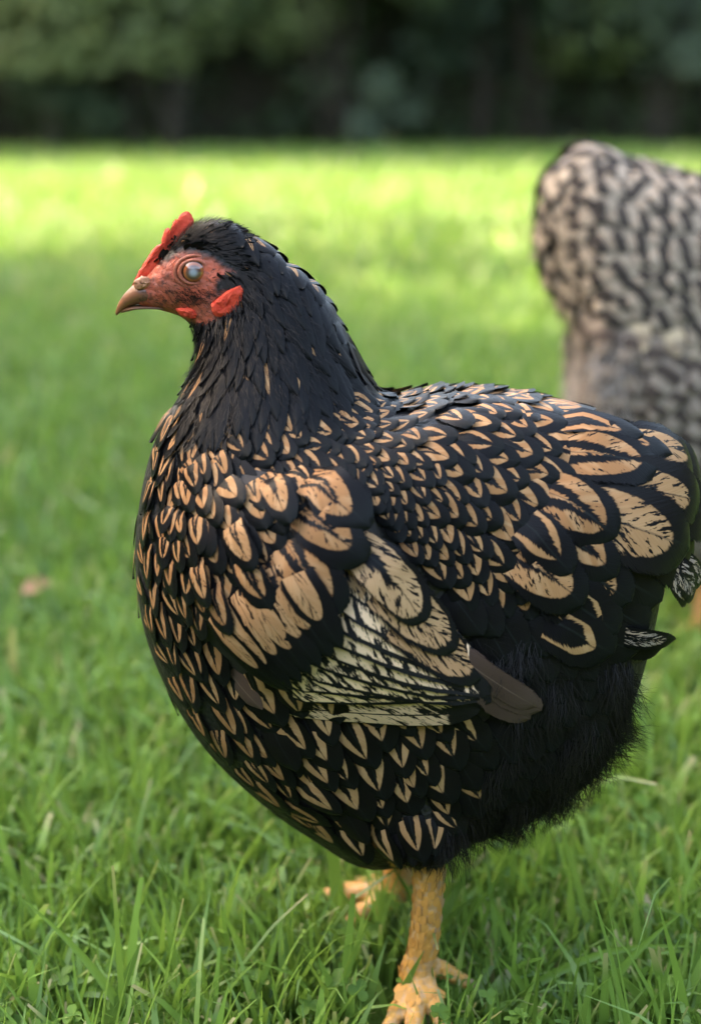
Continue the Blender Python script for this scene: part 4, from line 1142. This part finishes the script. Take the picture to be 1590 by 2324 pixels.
# ------------------------------------------------------------------ the barred hen behind, seen from its tail
def barred_hen():
    Y = 0.66
    base = on_ground(1600, 1440); base.y = Y; base.z = 0
    hen = empty('hen', base, label='cream and dark barred fluffy hen behind the black hen, its tail end turned to view', category='hen')
    SEC = [(1226, 480, 1236, 610, .02), (1250, 392, 1284, 715, .058), (1322, 342, 1316, 820, .088), (1410, 362, 1312, 1020, .105), (1510, 382, 1350, 1160, .115), (1610, 402, 1460, 1250, .118),
           (1720, 420, 1600, 1290, .115), (1830, 400, 1760, 1270, .11), (1895, 350, 1905, 1150, .095), (1930, 280, 1990, 980, .075), (1950, 205, 2030, 800, .058), (1970, 130, 2052, 620, .045),
           (1995, 85, 2065, 440, .035), (2035, 62, 2075, 300, .027), (2085, 58, 2095, 235, .023), (2130, 85, 2130, 205, .017), (2160, 120, 2158, 185, .010)]
    body = loft(SEC, Y)
    def q(x, y, Yp): return on_plane(x, y, Yp)
    parts = [body]; claws = []
    for sgn, hx in ((-1, 1600), (1, 1680)):
        Yp = Y + sgn * .06
        b = q(hx, 1400, Yp)
        thigh = tube([q(hx + 20, 1130, Yp), q(hx + 10, 1230, Yp), q(hx, 1300, Yp)], [.06, .045, .018], 16, 4)
        an = Vector((b.x - .004, Yp, .014))
        sh = tube([q(hx, 1290, Yp), (q(hx, 1290, Yp) + an) / 2, an], [.012, .0105, .0125], 12, 4)
        parts += [thigh, sh]
        for ang, ln in ((0, .06), (35, .05), (-35, .05), (178, .026)):
            d = Vector((math.cos(R(ang)), math.sin(R(ang)), 0)); e = an + d * ln; e.z = .004
            parts.append(tube([an, an * .5 + e * .5 + Vector((0, 0, .003)), e], [.009, .0068, .0045], 10, 3)); claws.append((e, d))
    me = voxel_body('body', parts, .004)
    n = len(me.vertices); co = np.zeros(n * 3, dtype=np.float32); me.vertices.foreach_get('co', co); co = co.reshape(-1, 3)
    zt = q(1600, 1305, Y - .06).z
    at = me.attributes.new('leg', 'FLOAT', 'POINT'); at.data.foreach_set('value', np.clip((zt - co[:, 2]) / .004, 0, 1))
    hx = q(2110, 130, Y).x
    at = me.attributes.new('skin', 'FLOAT', 'POINT'); at.data.foreach_set('value', np.clip((co[:, 0] - hx) / .006, 0, 1))
    me.vertices.foreach_set('co', (co - np.array(base, dtype=np.float32)).ravel()); me.update()
    s = NT('barred_skin'); o = s.obj()
    c = s.mix(s.noise(o, 50, 3), (.13, .10, .085), (.24, .20, .17)); c = s.mix(s.attr('skin'), c, (.50, .07, .05)); c = s.mix(s.attr('leg'), c, s.mix(s.noise(o, 150, 3), (.70, .30, .10), (.60, .26, .10)))
    s.done(s.bsdf(c, .7, .3)); link('body', me, s.mat, hen)
    S = Surf(parts[:2], Y)
    pale, dark = (.30, .236, .178), (.034, .027, .023)
    M = {'bar': barred('barred_feather', pale, dark, .13, .15, .60), 'fluff': barred('fluff_feather', (.21, .165, .132), (.065, .048, .040), .4, .2),
         'cream': barred('cream_feather', (.50, .385, .26), (.24, .18, .13), .3, .2, .3), 'lower': barred('thigh_feather', (.27, .215, .175), (.05, .037, .031), .5, .2)}
    G = []
    def put(lst, mat, kind=ROUND, **kw):
        ss = patch.s if len(patch.s) == len(lst) else [(1800 - x) + max(0, y - 480) * .6 for x, y, a, w, l in lst]; patch.s = []
        for (x, y, a, w, l), sc in zip(lst, ss):
            v, f, u, r = feather_geo(S, x, y, a, w, l, kind, **kw)
            j = random.gauss(0, .055)
            G.append(((v, f, u, [(sc + (uv[1] - .72) * l) / 52 + j for uv in u]), M[mat], 'body'))
    # neck and front, outside the picture but there
    put(patch([[(2080, 100, 120, 40, 90), (2110, 200, 110, 40, 90)], [(1990, 160, 115, 50, 110), (2070, 330, 100, 50, 110)], [(1950, 300, 120, 60, 120), (2050, 560, 100, 60, 120)], [(1900, 440, 130, 70, 130), (2020, 800, 105, 70, 130)]], 9, 5), 'bar', LONG)
    put(patch([[(2020, 700, 110, 80, 150), (1900, 560, 130, 80, 150)], [(1960, 1000, 120, 80, 150), (1820, 800, 135, 80, 150)], [(1800, 1230, 140, 80, 150), (1700, 1000, 130, 80, 150)]], 7, 5), 'bar', ROUND)
    # back, side and cushion, streaming towards the tail
    put(patch([[(1860, 420, 178, 70, 150), (1850, 560, 165, 76, 150), (1830, 740, 150, 80, 150), (1800, 960, 135, 80, 150)],
               [(1700, 425, 182, 72, 150), (1700, 560, 165, 78, 150), (1690, 720, 150, 80, 150), (1680, 900, 130, 80, 150)],
               [(1560, 400, 186, 70, 145), (1560, 500, 168, 78, 150), (1560, 640, 150, 78, 150), (1560, 760, 128, 76, 150)],
               [(1440, 372, 190, 66, 140), (1450, 470, 172, 76, 145), (1450, 580, 152, 76, 145), (1460, 690, 125, 74, 140)],
               [(1340, 350, 185, 62, 130), (1350, 440, 170, 70, 140), (1350, 560, 145, 70, 140), (1380, 690, 112, 68, 130)],
               [(1272, 400, 160, 58, 120), (1268, 480, 145, 62, 130), (1275, 570, 120, 62, 130), (1300, 660, 102, 60, 130)]], 13, 9, .2, 9, .2), 'bar', LONG, h1=.007, camber=.0014)
    put([(1345, 335, 184, 64, 130), (1310, 335, 188, 62, 125), (1285, 345, 180, 60, 125), (1262, 368, 168, 60, 125), (1245, 395, 158, 58, 125), (1300, 365, 178, 62, 130)], 'bar', LONG, h0=.004, h1=.006)
    put([(1240, 420, 150, 56, 130), (1222, 480, 125, 56, 130), (1225, 560, 105, 58, 140), (1245, 630, 95, 60, 140), (1270, 690, 88, 62, 140), (1295, 690, 92, 62, 140), (1235, 520, 118, 56, 130)], 'bar', LONG, h1=.010, follow=.5)
    # rear fluff, thigh
    put(patch([[(1320, 760, 110, 80, 130), (1450, 790, 95, 80, 130), (1600, 850, 90, 80, 140)], [(1300, 900, 105, 84, 140), (1420, 920, 95, 84, 140), (1580, 960, 92, 84, 140)],
               [(1320, 1050, 90, 84, 140), (1430, 1060, 88, 84, 140), (1580, 1080, 90, 84, 140)], [(1390, 1180, 70, 80, 130), (1480, 1200, 80, 80, 130), (1600, 1230, 90, 80, 130)]], 8, 6, .2, 10), 'fluff', LONG, h1=.010)
    put(patch([[(1700, 850, 150, 66, 150), (1690, 960, 140, 66, 150), (1680, 1080, 130, 66, 150)], [(1590, 850, 145, 66, 150), (1590, 960, 138, 66, 150), (1590, 1090, 125, 66, 150)], [(1500, 860, 135, 62, 140), (1510, 960, 125, 62, 140), (1530, 1100, 110, 62, 140)]], 5, 5, .2), 'lower', LONG, h0=.006, h1=.009)
    put([(1452, 770, 84, 52, 100), (1524, 778, 70, 60, 110)], 'cream', LONG, h0=.003, h1=.006)
    tailroot = empty('tail', (0, 0, 0)); tailroot.parent = hen
    far = {}
    for geo, mat, own in G:
        V, F, U, A = joined([geo], base)
        link('feather', mesh_from('feather', V, F, U, {'rnd': A, 'edge': edges(len(V))}), mat, hen)
        far.setdefault(mat.name, (mat, []))[1].append(geo)
    bpy.data.objects.remove(tailroot)
    V, F, U, A, MI, mats = [], [], [], [], [], []
    for k, (mat, gs) in enumerate(far.values()):
        v, f, u, a = joined(gs, base, Y); b = len(V)
        V += v; F += [tuple(i + b for i in qq) for qq in f]; U += u; A += a; MI += [k] * len(f); mats.append(mat)
    me = mesh_from('far_side_feathers', V, F, U, {'rnd': A, 'edge': edges(len(V))}); link('far_side_feathers', me, mats, hen, kind='stuff')
    me.polygons.foreach_set('material_index', np.array(MI, dtype=np.int32))
    pts = []
    for i in range(1800):
        k = random.random(); x, y = resample([(1318, 760), (1310, 860), (1300, 960), (1310, 1050)], k)
        pts.append((x + random.uniform(-20, 130), y + random.uniform(-20, 60), random.gauss(115, 25), random.uniform(40, 80), random.uniform(.004, .016)))
    V, F, Tn = strands(S, pts, base, 1.4, Y)
    link('down_fluff', mesh_from('down_fluff', V, F, attrs={'tone': Tn}), tinted('pale_down_strand', (.17, .14, .12), (.34, .30, .27), .7), hen, kind='stuff')
    RED = bpy.data.materials['comb_flesh']
    V, F = plate([(2160, 120), (2165, 85), (2155, 50), (2145, 70), (2130, 30), (2115, 55), (2095, 15), (2080, 40), (2060, 20), (2055, 60), (2090, 90), (2130, 110)], Y, .007); link('comb', mesh_from('comb', rel(V, base), F), RED, hen)
    for sgn in (-1, 1):
        V, F = plate([(2120, 190), (2140, 185), (2150, 220), (2135, 250), (2118, 230)], Y + sgn * .008, .004); link('wattle', mesh_from('wattle', rel(V, base), F), RED, hen)
        bm = bmesh.new(); bmesh.ops.create_uvsphere(bm, u_segments=16, v_segments=10, radius=.0065); me2 = bpy.data.meshes.new('eye'); bm.to_mesh(me2); bm.free()
        eo = link('eye', me2, plain('orange_eye', (.30, .09, .03), (.2, .06, .02), 100, .1), hen); eo.location = q(2118, 135, Y) - base + Vector((0, sgn * .0165, 0))
    V, F = tube([q(2150, 150, Y) - base, q(2185, 158, Y) - base, q(2215, 182, Y) - base], [.0105, .007, .001], 12, 4)
    link('beak', mesh_from('beak', V, F), bpy.data.materials['beak_horn'], hen)
    for e, d in claws:
        V, F = tube([e - d * .003 - base, e + d * .005 - base, e + d * .011 + Vector((0, 0, -.003)) - base], [.0034, .0024, .0005], 8, 2)
        link('claw', mesh_from('claw', V, F), bpy.data.materials['claw_horn'], hen)
barred_hen()
